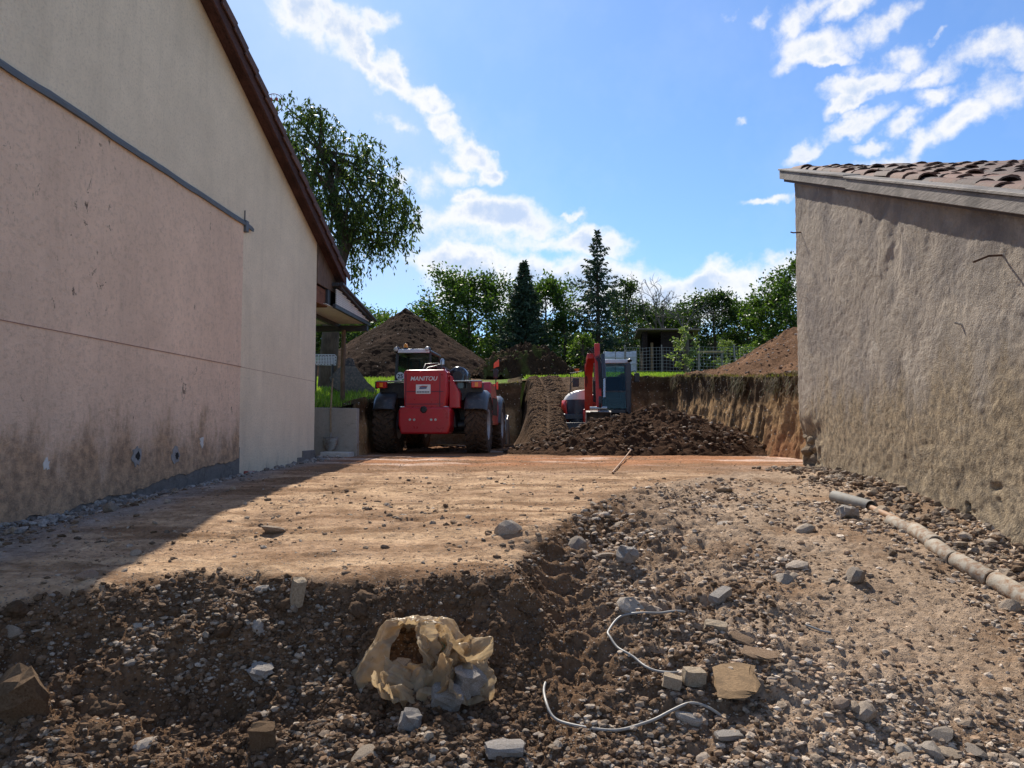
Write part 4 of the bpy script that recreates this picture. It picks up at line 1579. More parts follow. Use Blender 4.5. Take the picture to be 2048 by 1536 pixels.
# engine hood on the right side between the wheels
HOOD = MB().prism([(.75, .62), (2.30, .62), (2.42, 1.05), (1.55, 1.56), (.66, 1.60), (.62, 1.2)], 'x', .45, 1.17).build('engine_hood', M_RED, TELE, bevel=.04, seg=3)
for k in range(5):
    MB().bx(1.172, 1.182, 1.0 + k * .2, 1.12 + k * .2, .85, 1.25).build('grille_slat', M_BLACKP, HOOD)
MB().prism([(-.02, .42), (.95, .42), (1.0, 1.36), (.0, 1.36)], 'y', .3, .62).build('inner_panel', M_BLACKP, TELE, bevel=.02)
# black domed exhaust cover
mb = MB()
vs, fs = [], []
na, nb = 13, 5
for j in range(nb):
    yy = [-.30, -.26, .0, .3, .36][j]
    r = [.17, .205, .21, .205, .17][j]
    for i in range(na):
        a = PI * i / (na - 1)
        vs.append((.56 + r * math.cos(a), yy, 1.66 + r * 1.05 * math.sin(a)))
    vs.append((.56 + r, yy, 1.40))
    vs.append((.56 - r, yy, 1.40))
m_ = na + 2
order = [na] + list(range(na)) + [na + 1]
for j in range(nb - 1):
    for i in range(len(order) - 1):
        fs.append((j * m_ + order[i], j * m_ + order[i + 1], (j + 1) * m_ + order[i + 1], (j + 1) * m_ + order[i]))
fs.append(tuple(order))
fs.append(tuple((nb - 1) * m_ + o_ for o_ in order))
EXH = mb.add(vs, fs).build('exhaust_dome', plain('gloss_black', (.012, .012, .014), .22, 0, .1, 6, coat=.5), TELE, smooth=50)
MB().cyl((.56, -.32, 1.66), (.56, -.28, 1.66), .11, .11, 20).build('exhaust_grille', M_BLACKP, EXH, smooth=40)
# light brackets and tail lamps
for s, xa, xb in ((-1, -1.16, -.5), (1, .38, 1.10)):
    BR = MB().bx(xa, xb, -.52, -.30, 1.535, 1.56).build('lamp_bracket', M_STEEL, TELE, bevel=.004)
    MB().bx(min(xa, xb) + .62 * (0 if s < 0 else 0), max(xa, xb), -.28, -.10, 1.18, 1.53).build('mud_panel', M_BLACKP, TELE, bevel=.015)
    xl = -1.05 if s < 0 else 1.0
    L1 = MB().bx(xl - .11, xl + .11, -.55, -.44, 1.40, 1.53).build('tail_lamp', M_REDLENS, TELE, bevel=.012)
    MB().bx(xl - .035, xl + .035, -.557, -.55, 1.42, 1.51).build('indicator_lens', M_AMBER, L1)
    MB().bx(xl - .135, xl - .112, -.55, -.42, 1.385, 1.54).build('lamp_guard', M_BLACKP, L1)
# fenders
for x in (-.985, .985):
    for y0 in (0, 2.95):
        vs, fs = [], []
        n = 15
        sgn = 1 if x > 0 else -1
        for i in range(n):
            a = rad(26 + 122 * i / (n - 1)) if y0 == 0 else rad(25 + 150 * i / (n - 1))
            if y0 == 0:
                a = PI - a
            for (dx, rr) in ((-.24, .70), (-.20, .745), (.0, .755), (.17, .745), (.235, .69), (.25, .60), (.22, .60), (.16, .70), (0, .72), (-.2, .71)):
                vs.append((x + sgn * dx, y0 + rr * math.cos(a), .625 + rr * math.sin(a)))
        m_ = 10
        for i in range(n - 1):
            for k in range(m_):
                fs.append((i * m_ + k, i * m_ + (k + 1) % m_, (i + 1) * m_ + (k + 1) % m_, (i + 1) * m_ + k))
        fs.append(tuple(range(m_)))
        fs.append(tuple((n - 1) * m_ + k for k in range(m_)))
        MB().add(vs, fs).build('fender', M_FENDER, TELE, smooth=50)
# cab
CAB = empty('cab', (0, 0, 0), 0, TELE)
cx0, cx1, cy0, cy1 = -1.18, -.26, 1.0, 2.45


def post(p0, p1, w=.06, mat=M_BLACKP):
    d_ = (Vector(p1) - Vector(p0))
    return MB().tube([p0, (Vector(p0) + Vector(p1)) / 2, p1], w * .62, 6).build('cab_post', mat, CAB, smooth=30)


post((cx0 + .03, cy0 + .03, 1.1), (cx0 + .10, cy0 + .06, 2.33))
post((cx1 - .03, cy0 + .03, 1.1), (cx1 - .06, cy0 + .06, 2.33))
post((cx0 + .03, cy1, 1.0), (cx0 + .10, cy1 - .25, 2.33))
post((cx1 - .03, cy1, 1.0), (cx1 - .06, cy1 - .25, 2.33))
MB().bx(cx0, cx1, cy0, cy1, .82, 1.20).build('cab_base', M_BLACKP, CAB, bevel=.03)
mb = MB()
mb.prism([(cx0 + .04, 2.31), (cx1 - .02, 2.31), (cx1 - .02, 2.37), (cx1 - .10, 2.405), (cx0 + .14, 2.405), (cx0 + .04, 2.37)], 'y', cy0 - .02, cy1 - .15)
MB().prism([(cx0 + .12, 2.30), (cx1 - .05, 2.30), (cx1 - .05, 2.39), (cx0 + .12, 2.39)], 'y', cy0 - .05, cy0 - .022).build('roof_fascia', M_WHITE, CAB, bevel=.012)
mb.build('cab_roof', M_FENDER, CAB, bevel=.025, seg=3)
MB().hexa([(cx0 + .07, cy0 + .02, 1.22), (cx1 - .07, cy0 + .02, 1.22), (cx1 - .07, cy0 + .035, 1.22), (cx0 + .07, cy0 + .035, 1.22), (cx0 + .13, cy0 + .05, 2.29), (cx1 - .09, cy0 + .05, 2.29), (cx1 - .09, cy0 + .065, 2.29), (cx0 + .13, cy0 + .065, 2.29)]).build('rear_window', M_GLASS, CAB)
MB().hexa([(cx1 - .035, cy0 + .09, 1.22), (cx1 - .035, cy1 - .06, 1.1), (cx1 - .02, cy1 - .06, 1.1), (cx1 - .02, cy0 + .09, 1.22), (cx1 - .06, cy0 + .11, 2.28), (cx1 - .06, cy1 - .3, 2.28), (cx1 - .045, cy1 - .3, 2.28), (cx1 - .045, cy0 + .11, 2.28)]).build('side_window', M_GLASS, CAB)
MB().hexa([(cx0 + .07, cy1 - .01, 1.1), (cx1 - .07, cy1 - .01, 1.1), (cx1 - .07, cy1, 1.1), (cx0 + .07, cy1, 1.1), (cx0 + .12, cy1 - .25, 2.28), (cx1 - .09, cy1 - .25, 2.28), (cx1 - .09, cy1 - .24, 2.28), (cx0 + .12, cy1 - .24, 2.28)]).build('front_window', M_GLASS, CAB)
MB().hexa([(cx0 + .02, cy0 + .09, 1.22), (cx0 + .02, cy1 - .06, 1.1), (cx0 + .03, cy1 - .06, 1.1), (cx0 + .03, cy0 + .09, 1.22), (cx0 + .09, cy0 + .11, 2.28), (cx0 + .09, cy1 - .3, 2.28), (cx0 + .10, cy1 - .3, 2.28), (cx0 + .10, cy0 + .11, 2.28)]).build('door_window', M_GLASS, CAB)
MB().bx(-.95, -.50, 1.35, 1.50, 1.30, 1.95).build('seat_back', M_SEAT, CAB, bevel=.05, seg=3)
MB().bx(-.95, -.50, 1.45, 1.95, 1.2, 1.36).build('seat', M_SEAT, CAB, bevel=.04)
MB().bx(-.84, -.61, 1.37, 1.47, 1.97, 2.16).build('headrest', M_SEAT, CAB, bevel=.04, seg=3)
MB().lathe([(.16, -.012), (.185, 0), (.16, .012)], (-.72, 2.1, 1.66), 'y', 24).build('steering_wheel', M_BLACKP, CAB, smooth=50)
MB().bx(cx0 + .1, cx1 - .1, cy1 - .35, cy1 - .05, 1.1, 1.45).build('dashboard', M_BLACKP, CAB, bevel=.04)
BE = MB().lathe([(0, .0), (.055, 0), (.055, .02), (.05, .03), (.0, .03)], (-.90, 1.1, 2.405), 'z', 18, False).build('beacon', M_BLACKP, TELE, smooth=40)
MB().lathe([(.052, .031), (.055, .07), (.046, .115), (.022, .135), (0, .138)], (-.90, 1.1, 2.405), 'z', 18, False).build('beacon_lens', M_AMBER, BE, smooth=60)
for x in (-1.09, -.36):
    WL = MB().lathe([(0, -.05), (.05, -.05), (.072, .0), (.072, .03), (0, .03)], (x, 1.0, 2.385), 'y', 18, False).build('work_light', M_BLACKP, TELE, smooth=40)
    MB().lathe([(0, -.056), (.045, -.052), (.05, -.046)], (x, .955, 2.385), 'y', 18, False).build('lens', M_LAMP, WL, smooth=60)
ST = MB().cyl((-1.0, .985, 1.76), (-1.0, 1.0, 1.76), .095, n=28).build('speed_disc', M_STICK, TELE)
text_mesh('25', .135, M_INK, 'number', ST, (-1.0, .983, 1.755), (PI / 2, 0, 0), offset=.003)
# boom lying between cab and hood, hoses, mast camera on the tail
MB().hexa([(-.13, .2, 1.40), (.22, .2, 1.40), (.22, 4.1, .78), (-.13, 4.1, .78), (-.13, .2, 1.78), (.22, .2, 1.78), (.22, 4.1, 1.10), (-.13, 4.1, 1.10)]).build('boom', M_RED, TELE, bevel=.02)
MB().tube([(-.18, -.2, 1.77), (-.12, -.1, 1.86), (.1, .1, 1.93), (.18, .6, 1.85)], .022, 8).build('hose', M_BLACKP, TELE, smooth=50)
MB().tube([(-.24, -.15, 1.77), (-.2, .0, 1.95), (.05, .2, 1.98), (.22, .7, 1.85)], .018, 8).build('hose', M_BLACKP, TELE, smooth=50)
MB().bx(.10, .20, -.25, -.12, 1.77, 1.93).build('valve_block', M_BLACKP, TELE, bevel=.012)
MB().lathe([(0, 0), (.045, 0), (.045, .10), (.02, .14), (0, .14)], (.16, .05, 1.94), 'z', 14, False).build('filler_cap', M_STEEL, TELE, smooth=40)
# mirror and marker board by the front right wheel
MR = MB().tube([(1.02, 2.2, 1.35), (1.08, 2.5, 1.5), (1.08, 2.55, 2.2)], .016, 8).build('marker_rod', M_BLACKP, TELE, smooth=40)
MB().hexa([(1.02, 2.5, 2.05), (1.16, 2.5, 2.10), (1.16, 2.53, 2.10), (1.02, 2.53, 2.05), (1.03, 2.5, 2.18), (1.16, 2.5, 2.28), (1.16, 2.53, 2.28), (1.03, 2.53, 2.18)]).build('marker', M_ORANGE, MR, bevel=.006)
MB().bx(1.02, 1.14, 2.46, 2.54, 1.80, 2.03).build('mirror', M_BLACKP, MR, bevel=.02)
MB().hexa([(1.02, 2.5, 1.52), (1.14, 2.5, 1.52), (1.14, 2.53, 1.52), (1.02, 2.53, 1.52), (1.02, 2.5, 1.63), (1.14, 2.5, 1.73), (1.14, 2.53, 1.73), (1.02, 2.53, 1.63)]).build('marker', M_ORANGE, MR, bevel=.006)
# bucket on the ground in front
bp = [(4.3, .12), (5.25, .10), (5.27, .13), (4.55, .2), (4.42, .35), (4.40, .6), (4.55, .9), (4.5, .93), (4.35, .75), (4.22, .5)]
BK = MB().prism(bp, 'x', -1.18, 1.18).build('bucket', M_STEELOLD, TELE, bevel=.01)
for x in (-1.2, 1.183):
    MB().prism([(4.24, .12), (5.2, .11), (4.95, .6), (4.56, .92), (4.3, .8)], 'x', x, x + .02).build('bucket_cheek', M_STEELOLD, BK)

# ------------------------------------------------------------------ excavator
M_EXRED = plain('excavator_red', (.52, .025, .012), .35, 0, .1, 5, dirt=(.22, .13, .09), dirt_amt=.3)
M_EXDARK = plain('excavator_dark', (.028, .034, .045), .4, 0, .2, 5, dirt=(.2, .15, .11), dirt_amt=.25)
M_EXLIGHT = plain('excavator_hood_cream', (.66, .62, .54), .4, 0, .06, 5, dirt=(.3, .22, .16), dirt_amt=.2)
EXC = empty('excavator', (2.42, 22.3, -.42), rad(176))
tag(EXC, 'compact red excavator facing the viewer with folded arm behind the dug soil pile', 'excavator')
for s in (-1, 1):
    x0, x1 = (s * .98, s * .60) if s < 0 else (.60, .98)
    pts = []
    for k in range(24):
        a = 2 * PI * k / 24
        yy = (1.0 if math.cos(a) > 0 else -1.0) + .30 * math.cos(a)
        pts.append((yy, .31 + .29 * math.sin(a)))
    TR = MB().prism(pts, 'x', x0, x1).build('track', M_TYRE, EXC, smooth=40)
    pad = MB().box((0, 0, 0), (.39, .09, .035)).mesh('track_pad', M_TYRE)
    for k in range(22):
        o = bpy.data.objects.new('track_pad', pad)
        if k < 11:
            o.location = ((x0 + x1) / 2, -1.0 + k * .2, .615)
        else:
            o.location = ((x0 + x1) / 2, -1.0 + (k - 11) * .2, .005)
        link(o, TR)
MB().cyl((0, 0, .5), (0, 0, .74), .42, n=28).build('slew_ring', M_EXDARK, EXC, smooth=40)
MB().bx(-.97, .97, -1.05, .55, .70, .88).build('turntable', M_EXDARK, EXC, bevel=.04)
# dozer blade
BL = MB().prism([(1.62, .12), (1.70, .10), (1.62, .30), (1.64, .62), (1.58, .62), (1.55, .3)], 'x', -.98, .98).build('dozer_blade', M_EXDARK, EXC, bevel=.01)
for s in (-.5, .5):
    MB().hexa([(s - .05, .9, .35), (s + .05, .9, .35), (s + .05, 1.58, .22), (s - .05, 1.58, .22), (s - .05, .9, .47), (s + .05, .9, .47), (s + .05, 1.58, .34), (s - .05, 1.58, .34)]).build('blade_arm', M_EXRED, BL)


def swept(sections, name, mat, parent, smooth=50):
    n = len(sections[0])
    vs = [p for s_ in sections for p in s_]
    fs = [(i * n + k, i * n + (k + 1) % n, (i + 1) * n + (k + 1) % n, (i + 1) * n + k) for i in range(len(sections) - 1) for k in range(n)]
    fs += [tuple(range(n)), tuple((len(sections) - 1) * n + k for k in range(n))]
    return MB().add(vs, fs).build(name, mat, parent, smooth=smooth)


# rounded engine side: dark body, red quarter, cream lid
def arc_section(z, f, x_in=.26):
    """plan outline at height z; f scales the bulge"""
    pts = [(x_in, .50), (x_in, -1.0)]
    for k in range(9):
        a = -PI / 2 + PI / 2 * k / 8
        pts.append((x_in + .25 * f + (.45 * f) * math.cos(a), -.55 + .5 * math.sin(a)))
    for k in range(9):
        a = PI / 2 * k / 8
        pts.append((x_in + .25 * f + (.45 * f) * math.cos(a), .15 + .40 * math.sin(a)))
    return [(p[0], p[1], z) for p in pts]


swept([arc_section(z, f) for z, f in ((.55, .93), (.62, 1.0), (1.0, 1.0), (1.22, .97), (1.28, .95))], 'engine_cover', M_EXDARK, EXC, 30)
swept([arc_section(z, f) for z, f in ((1.285, .95), (1.38, .88), (1.48, .72), (1.54, .50), (1.56, .2))], 'engine_lid', M_EXLIGHT, EXC, 60)
vs, fs = [], []
rows = [(.55, .95, 1.0), (.75, .9, 1.01), (.95, .78, 1.02), (1.1, .70, 1.01), (1.27, .62, .985)]
for (z, a_end, f) in rows:
    for k in range(9):
        a = (PI / 2 * (1 - .42 * (1.0 - a_end)) - .75 + .2) * k / 8
        a = min(a, 1.0 * (.55 + .45 * a_end)) * .95
        vs.append((.26 + .25 + (.455 * f) * math.cos(a), .15 + .42 * math.sin(a), z))
for i in range(4):
    for k in range(8):
        fs.append((i * 9 + k, i * 9 + k + 1, (i + 1) * 9 + k + 1, (i + 1) * 9 + k))
rp_ = MB().add(vs, fs).build('red_quarter_panel', M_EXRED, EXC, smooth=60)
rp_.modifiers.new('thick', 'SOLIDIFY').thickness = -.012
MB().prism([(-.97, .88), (.25, .88), (.25, 1.45), (-.1, 1.5), (-.97, 1.5)], 'y', -1.05, -.55).build('counterweight', M_EXRED, EXC, bevel=.06, seg=3)
# cab on the operator's left (right in the picture)
ECAB = empty('cab', (0, 0, 0), 0, EXC)
ex0, ex1, ey0, ey1, ez0, ez1 = -.96, -.10, -.5, .72, .88, 2.38


def epost(p0, p1, r=.045):
    MB().tube([p0, ((p0[0] + p1[0]) / 2, (p0[1] + p1[1]) / 2 + .02, (p0[2] + p1[2]) / 2), p1], r, 6).build('cab_post', M_EXDARK, ECAB, smooth=30)


for x in (ex0 + .04, ex1 - .04):
    epost((x, ey1, ez0), (x, ey1 - .14, ez1 - .05), .05 if x < -.5 else .035)
    epost((x, ey0, ez0), (x, ey0, ez1 - .05))
MB().bx(ex0 - .02, ex0 + .06, .30, .52, ez0, 2.30).build('door_pillar', M_EXDARK, ECAB, bevel=.02)
MB().bx(ex0 - .015, ex0 + .15, ey1 - .12, ey1 + .03, .9, 2.28).build('front_pillar', M_EXDARK, ECAB, bevel=.03)
MB().bx(ex0, ex1, ey0, ey1, .885, 1.0).build('cab_floor', M_EXDARK, ECAB, bevel=.02)
MB().prism([(ex0, 2.30), (ex1, 2.30), (ex1, 2.36), (ex1 - .08, 2.41), (ex0 + .08, 2.41), (ex0, 2.36)], 'y', ey0 - .03, ey1 - .08).build('cab_roof', plain('pale_cab_roof', (.55, .60, .63), .35), ECAB, bevel=.02)
MB().hexa([(ex0 + .07, ey1, 1.52), (ex1 - .07, ey1, 1.52), (ex1 - .07, ey1 + .01, 1.52), (ex0 + .07, ey1 + .01, 1.52), (ex0 + .07, ey1 - .13, 2.30), (ex1 - .07, ey1 - .13, 2.30), (ex1 - .07, ey1 - .12, 2.30), (ex0 + .07, ey1 - .12, 2.30)]).build('front_window', M_GLASS, ECAB)
MB().hexa([(ex0 + .07, ey1 + .02, 1.02), (ex1 - .07, ey1 + .02, 1.02), (ex1 - .07, ey1 + .03, 1.02), (ex0 + .07, ey1 + .03, 1.02), (ex0 + .07, ey1, 1.48), (ex1 - .07, ey1, 1.48), (ex1 - .07, ey1 + .01, 1.48), (ex0 + .07, ey1 + .01, 1.48)]).build('lower_window', M_GLASS, ECAB)
MB().bx(ex0 + .03, ex1 - .03, ey1 - .01, ey1 + .03, 1.485, 1.515).build('window_bar', M_EXDARK, ECAB)
MB().bx(ex0 + .07, ex1 - .07, ey0 - .005, ey0 + .005, 1.55, 2.28).build('rear_window', M_GLASS, ECAB)
MB().bx(ex0 + .07, ex1 - .07, ey0 - .01, ey0 + .02, 1.0, 1.53).build('rear_panel', M_EXDARK, ECAB)
MB().bx(ex1 - .02, ex1 - .01, ey0 + .06, ey1 - .16, 1.05, 2.28).build('side_window', M_GLASS, ECAB)
MB().bx(ex0 + .01, ex0 + .02, ey0 + .06, ey1 - .16, 1.05, 2.28).build('door_window', M_GLASS, ECAB)
MB().bx(-.75, -.30, -.30, -.16, 1.30, 1.98).build('seat_back', M_SEAT, ECAB, bevel=.06, seg=3)
MB().bx(-.75, -.30, -.22, .22, 1.18, 1.34).build('seat', M_SEAT, ECAB, bevel=.04)
for x in (-.82, -.22):
    MB().tube([(x, .1, 1.2), (x, .14, 1.5), (x, .2, 1.62)], [.05, .02, .028], 8).build('joystick', M_BLACKP, ECAB, smooth=50)
MB().tube([(-.9, .70, 2.35), (-.95, .74, 2.38), (-.95, .76, 2.36)], .05, 10).build('work_light', M_BLACKP, ECAB, smooth=40)
MB().tube([(ex0, .6, 2.05), (ex0 - .12, .66, 2.08), (ex0 - .18, .66, 2.0)], .012, 6).build('mirror_arm', M_BLACKP, ECAB)
MB().bx(ex0 - .25, ex0 - .10, .64, .69, 1.76, 2.02).build('mirror', M_BLACKP, ECAB, bevel=.02)
MB().tube([(.75, .3, 1.35), (.72, .42, 1.75), (.62, .45, 1.86)], .014, 6).build('mirror_arm', M_BLACKP, EXC, smooth=40)
MB().bx(.48, .66, .43, .48, 1.64, 1.90).build('mirror', M_BLACKP, EXC, bevel=.02)
MB().tube([(.70, .2, 1.5), (.72, .3, 2.05), (.40, .35, 2.1)], .014, 6).build('hand_rail', M_BLACKP, EXC, smooth=40)
# boom, arm, rams, bucket
BO = EXC


def beam(pts, name, mat, parent, w):
    """box-section beam through (y, z, depth) stations, width w, x given"""
    secs = []
    for (x, y, z, dep, ty, tz) in pts:
        n = Vector((0, -tz, ty))
        c = Vector((x, y, z))
        secs.append([c + n * dep / 2 + Vector((-w / 2, 0, 0)), c + n * dep / 2 + Vector((w / 2, 0, 0)), c - n * dep / 2 + Vector((w / 2, 0, 0)), c - n * dep / 2 + Vector((-w / 2, 0, 0))])
    n = 4
    vs = [p for s_ in secs for p in s_]
    fs = [(i * n + k, i * n + (k + 1) % n, (i + 1) * n + (k + 1) % n, (i + 1) * n + k) for i in range(len(secs) - 1) for k in range(n)]
    fs += [tuple(range(n)), tuple((len(secs) - 1) * n + k for k in range(n))]
    return MB().add(vs, fs).build(name, mat, parent, bevel=.012)


MB().bx(-.06, .38, .55, 1.05, .62, 1.0).build('swing_bracket', M_EXRED, BO, bevel=.03)
beam([(.23, .95, .95, .22, .1, 1), (.23, 1.02, 1.4, .32, .2, .98), (.23, 1.2, 1.9, .30, .45, .89), (.22, 1.45, 2.2, .25, .75, .66), (.17, 1.82, 2.40, .15, .95, .3)], 'boom', M_EXRED, BO, .21)
beam([(.02, 1.85, 2.72, .12, .1, -1), (.02, 1.95, 2.38, .22, .1, -1), (.01, 2.25, 1.6, .19, .12, -1), (.0, 2.48, 1.0, .14, .12, -1)], 'dipper_arm', M_EXRED, BO, .14)
MB().tube([(.06, 1.3, 1.2), (.08, 1.65, 1.75)], .05, 12).build('boom_ram', M_EXDARK, BO, smooth=40)
MB().tube([(.08, 1.65, 1.75), (.09, 1.85, 2.2)], .028, 12).build('boom_ram_rod', M_STEEL, BO, smooth=40)
MB().tube([(-.12, 2.15, 2.4), (-.14, 2.46, 1.75)], .05, 12).build('bucket_ram', M_EXDARK, BO, smooth=40)
MB().tube([(-.14, 2.46, 1.75), (-.13, 2.62, 1.25)], .028, 12).build('bucket_ram_rod', M_STEEL, BO, smooth=40)
for k in range(4):
    MB().tube([(.30 - .03 * k, 1.3, 1.6 + .1 * k), (.36 - .05 * k, 1.45, 2.15), (.2 - .05 * k, 1.85, 2.58 + .03 * k), (.0 - .03 * k, 2.2, 2.2), (-.02 - .03 * k, 2.42, 1.5)], .014, 6).build('hose', M_BLACKP, BO, smooth=50)
MB().tube([(-.02, 2.5, 1.0), (-.02, 2.68, 1.12), (-.02, 2.66, 1.28)], .04, 8).build('bucket_link', M_EXDARK, BO)
MB().cyl((-.20, 2.5, .98), (.24, 2.5, .98), .045, n=14).build('bucket_pin', M_STEEL, BO, smooth=40)
bp = []
for k in range(9):
    a = rad(60 + 210 * k / 8)
    bp.append((2.42 + .30 * math.cos(a), .62 + .30 * math.sin(a)))
bp2 = [(2.42 + .27 * math.cos(rad(60 + 210 * k / 8)), .62 + .27 * math.sin(rad(60 + 210 * k / 8))) for k in range(8, -1, -1)]
EB = MB().prism(bp + bp2, 'x', -.28, .32).build('bucket', M_STEELOLD, BO, smooth=35)
for x in (-.30, .322):
    MB().prism(bp, 'x', x, x + .018).build('bucket_cheek', M_STEELOLD, EB)
for k in range(5):
    MB().prism([(2.40, .39), (2.48, .37), (2.52, .33), (2.41, .36)], 'x', -.24 + k * .12, -.18 + k * .12).build('bucket_tooth', M_STEEL, EB)


# ------------------------------------------------------------------ pipes along the barn
M_PIPE = plain('old_cement_pipe', (.38, .335, .27), .8, 0, .3, 7, spec=.15, bump=.004, dirt=(.22, .13, .075), dirt_amt=.6)
M_PIPEM = plain('galvanised_pipe', (.24, .23, .205), .75, 0, .2, 7, spec=.2, dirt=(.20, .14, .09), dirt_amt=.4)
M_PIPER = plain('rusty_pipe', (.30, .17, .09), .75, .1, .35, 12)


def pipe(u0, v0, u1, v1, r, label, mat, lift=0.0, wall=.012, lift2=None, rings=False):
    a = G(u0, v0)
    b = G(u1, v1)
    a.z = gz(a.x, a.y) + r * .8 + lift
    b.z = gz(b.x, b.y) + r * .8 + (lift if lift2 is None else lift2)
    L = (b - a).length
    mb = MB().lathe([(r - wall, 0), (r - .002, 0), (r, .006), (r, L - .006), (r - .002, L), (r - wall, L)], n=28)
    o = mb.build('pipe', mat, smooth=40)
    o.location = a
    o.rotation_euler = (b - a).to_track_quat('Z', 'Y').to_euler()
    tag(o, label, 'pipe', 'pipe lengths laid along the barn')
    return o


pipe(1668, 1003, 1742, 1024, .058, 'grey metal pipe length farthest from the viewer by the barn', M_PIPEM, .0, .006)
pipe(1728, 1018, 1800, 1052, .026, 'thin rusty pipe joining two grey pipe lengths', M_PIPER, .02, .005)
pipe(1780, 1050, 1838, 1078, .052, 'short pale pipe just past the thin rusty one', M_PIPE, -.008)
pipe(1829, 1074, 1872, 1104, .058, 'light grey pipe collar in the middle of the row', M_PIPE, .012)
pipe(1864, 1100, 1908, 1132, .056, 'stained pipe length between the collar and the first black gap', M_PIPE)
pipe(1912, 1134, 1984, 1174, .058, 'brown-stained pipe length between the two black gaps', M_PIPE)
pipe(1990, 1177, 2260, 1340, .062, 'pipe length nearest the viewer, cut by the right edge', M_PIPE)

# ------------------------------------------------------------------ plastic sack
def bag_mat():
    m, nt, b = new_mat('dirty_clear_plastic')
    out = nt.n['Material Output']
    co = nt.coord('Object')
    n = nt.noise(co, 7, 6, .7)
    n2 = nt.noise(co, 26, 5, .7)
    c = nt.mix(nt.maprange(n, .35, .68), (.72, .62, .46), (.42, .30, .17))
    c = nt.mix(nt.maprange(n2, .60, .74, 0, .75), c, (.16, .105, .06))
    nt.set(b.inputs['Base Color'], c)
    b.inputs['Roughness'].default_value = .32
    nt.set(b.inputs['Normal'], nt.bump(nt.voronoi(co, 14, 'DISTANCE_TO_EDGE'), .5, .03))
    tl = nt.node('ShaderNodeBsdfTranslucent', {'Color': c})
    tp = nt.node('ShaderNodeBsdfTransparent', {'Color': (.9, .82, .7)})
    mx = nt.node('ShaderNodeMixShader', {0: .50, 1: b.outputs[0], 2: tl.outputs[0]})
    mx2 = nt.node('ShaderNodeMixShader', {0: nt.maprange(n, .35, .7, .55, .15), 1: mx.outputs[0], 2: tp.outputs[0]})
    nt.l.new(mx2.outputs[0], out.inputs['Surface'])
    return m


M_BAG = bag_mat()


def crumple(name, label, u, v, w, h, dep, seed, cat='plastic sack', nu=96, nv=66, open_a=.80, sink=.03, parent=None):
    """a crushed sack: a hood of film, open towards the front, broken into flat facets"""
    rng = np.random.default_rng(seed)
    U, Vv = np.meshgrid(np.linspace(0, 1, nu), np.linspace(0, 1, nv))
    th = (U - .5) * 2 * PI * open_a                                    # round the hood, gap at the front
    ph = Vv * PI * .5
    x = np.sin(th) * np.cos(ph * .92) ** .8
    y = np.cos(th) * np.cos(ph) ** .8 * 1.0
    z = np.sin(ph) ** .9
    P = np.stack([x, y, z], -1)
    # flat facets: pull each point to the nearest of a few random planes
    q = P.reshape(-1, 3)
    nrm = q / (np.linalg.norm(q, axis=1, keepdims=True) + 1e-6)
    S = rng.normal(size=(110, 3))
    S /= np.linalg.norm(S, axis=1, keepdims=True)
    dd = rng.uniform(.74, 1.0, 110)
    dots = nrm @ S.T
    rr = np.min(np.where(dots > .35, dd[None, :] / np.maximum(dots, .35), 9), axis=1)
    rr = np.clip(rr, .55, 1.12)
    q = nrm * rr[:, None] * (np.linalg.norm(q, axis=1, keepdims=True) * .5 + .5)
    # folds running from the crown and a roll turned in at the front
    fold = .09 * np.abs(fbm(U.ravel() * 9, Vv.ravel() * 2.5, 3, seed)) - .05
    q = q * (1 + fold[:, None])
    rid = np.abs(fbm(q[:, 0] * 2.2 + q[:, 1] * 2, q[:, 2] * 2.6 - q[:, 1] * 2, 3, seed + 8)) + .3 * np.abs(fbm(q[:, 0] * 6, q[:, 2] * 6 + q[:, 1] * 4, 2, seed + 9))
    q = q * (1.04 - .08 * rid[:, None])
    front = sst(.14, .0, np.minimum(U, 1 - U)).ravel()
    q[:, 1] += front * .25
    q[:, 0] *= 1 - front * .25
    q[:, 2] *= (1 + .12 * fbm(U.ravel() * 5, Vv.ravel() * 5, 3, seed + 3))
    q = q * np.array([w / 2, dep / 2, h]) + np.array([.0, 0, 0])
    o = npmesh(name, q, gridF(nv, nu), M_BAG, parent)
    g = G(u, v)
    o.location = (g.x, g.y, gz(g.x, g.y) - sink)
    md = o.modifiers.new('film', 'SOLIDIFY')
    md.thickness = .0012
    return tag(o, label, cat)


bag = crumple('plastic_sack', 'crumpled dirty clear plastic sack on the near slope', 830, 1345, .74, .36, .52, 5)
bag.rotation_euler = (rad(10), rad(-6), rad(8))


def film_sheet(name, loc, sx, sy, rot, seed, amp=.06, fold=1.0):
    n = 30
    U, V_ = np.meshgrid(np.linspace(-1, 1, n), np.linspace(-1, 1, n))
    r_ = 1 - .22 * np.abs(fbm(U * 2, V_ * 2, 3, seed + 2))
    X = U * sx / 2 * r_
    Y = V_ * sy / 2 * r_
    # sharp creases: folded ridges
    Z = amp * (np.abs(fbm(U * 1.6 + seed, V_ * 1.6, 2, seed)) * 2.0 + .5 * np.abs(fbm(U * 4, V_ * 4, 2, seed + 1))) + fold * .12 * U * U
    o = npmesh(name, np.stack([X, Y, Z], -1), gridF(n, n), M_BAG, bag)
    o.matrix_parent_inverse = Matrix.Identity(4)
    o.location = loc
    o.rotation_euler = rot
    o.modifiers.new('film', 'SOLIDIFY').thickness = .0012
    return o


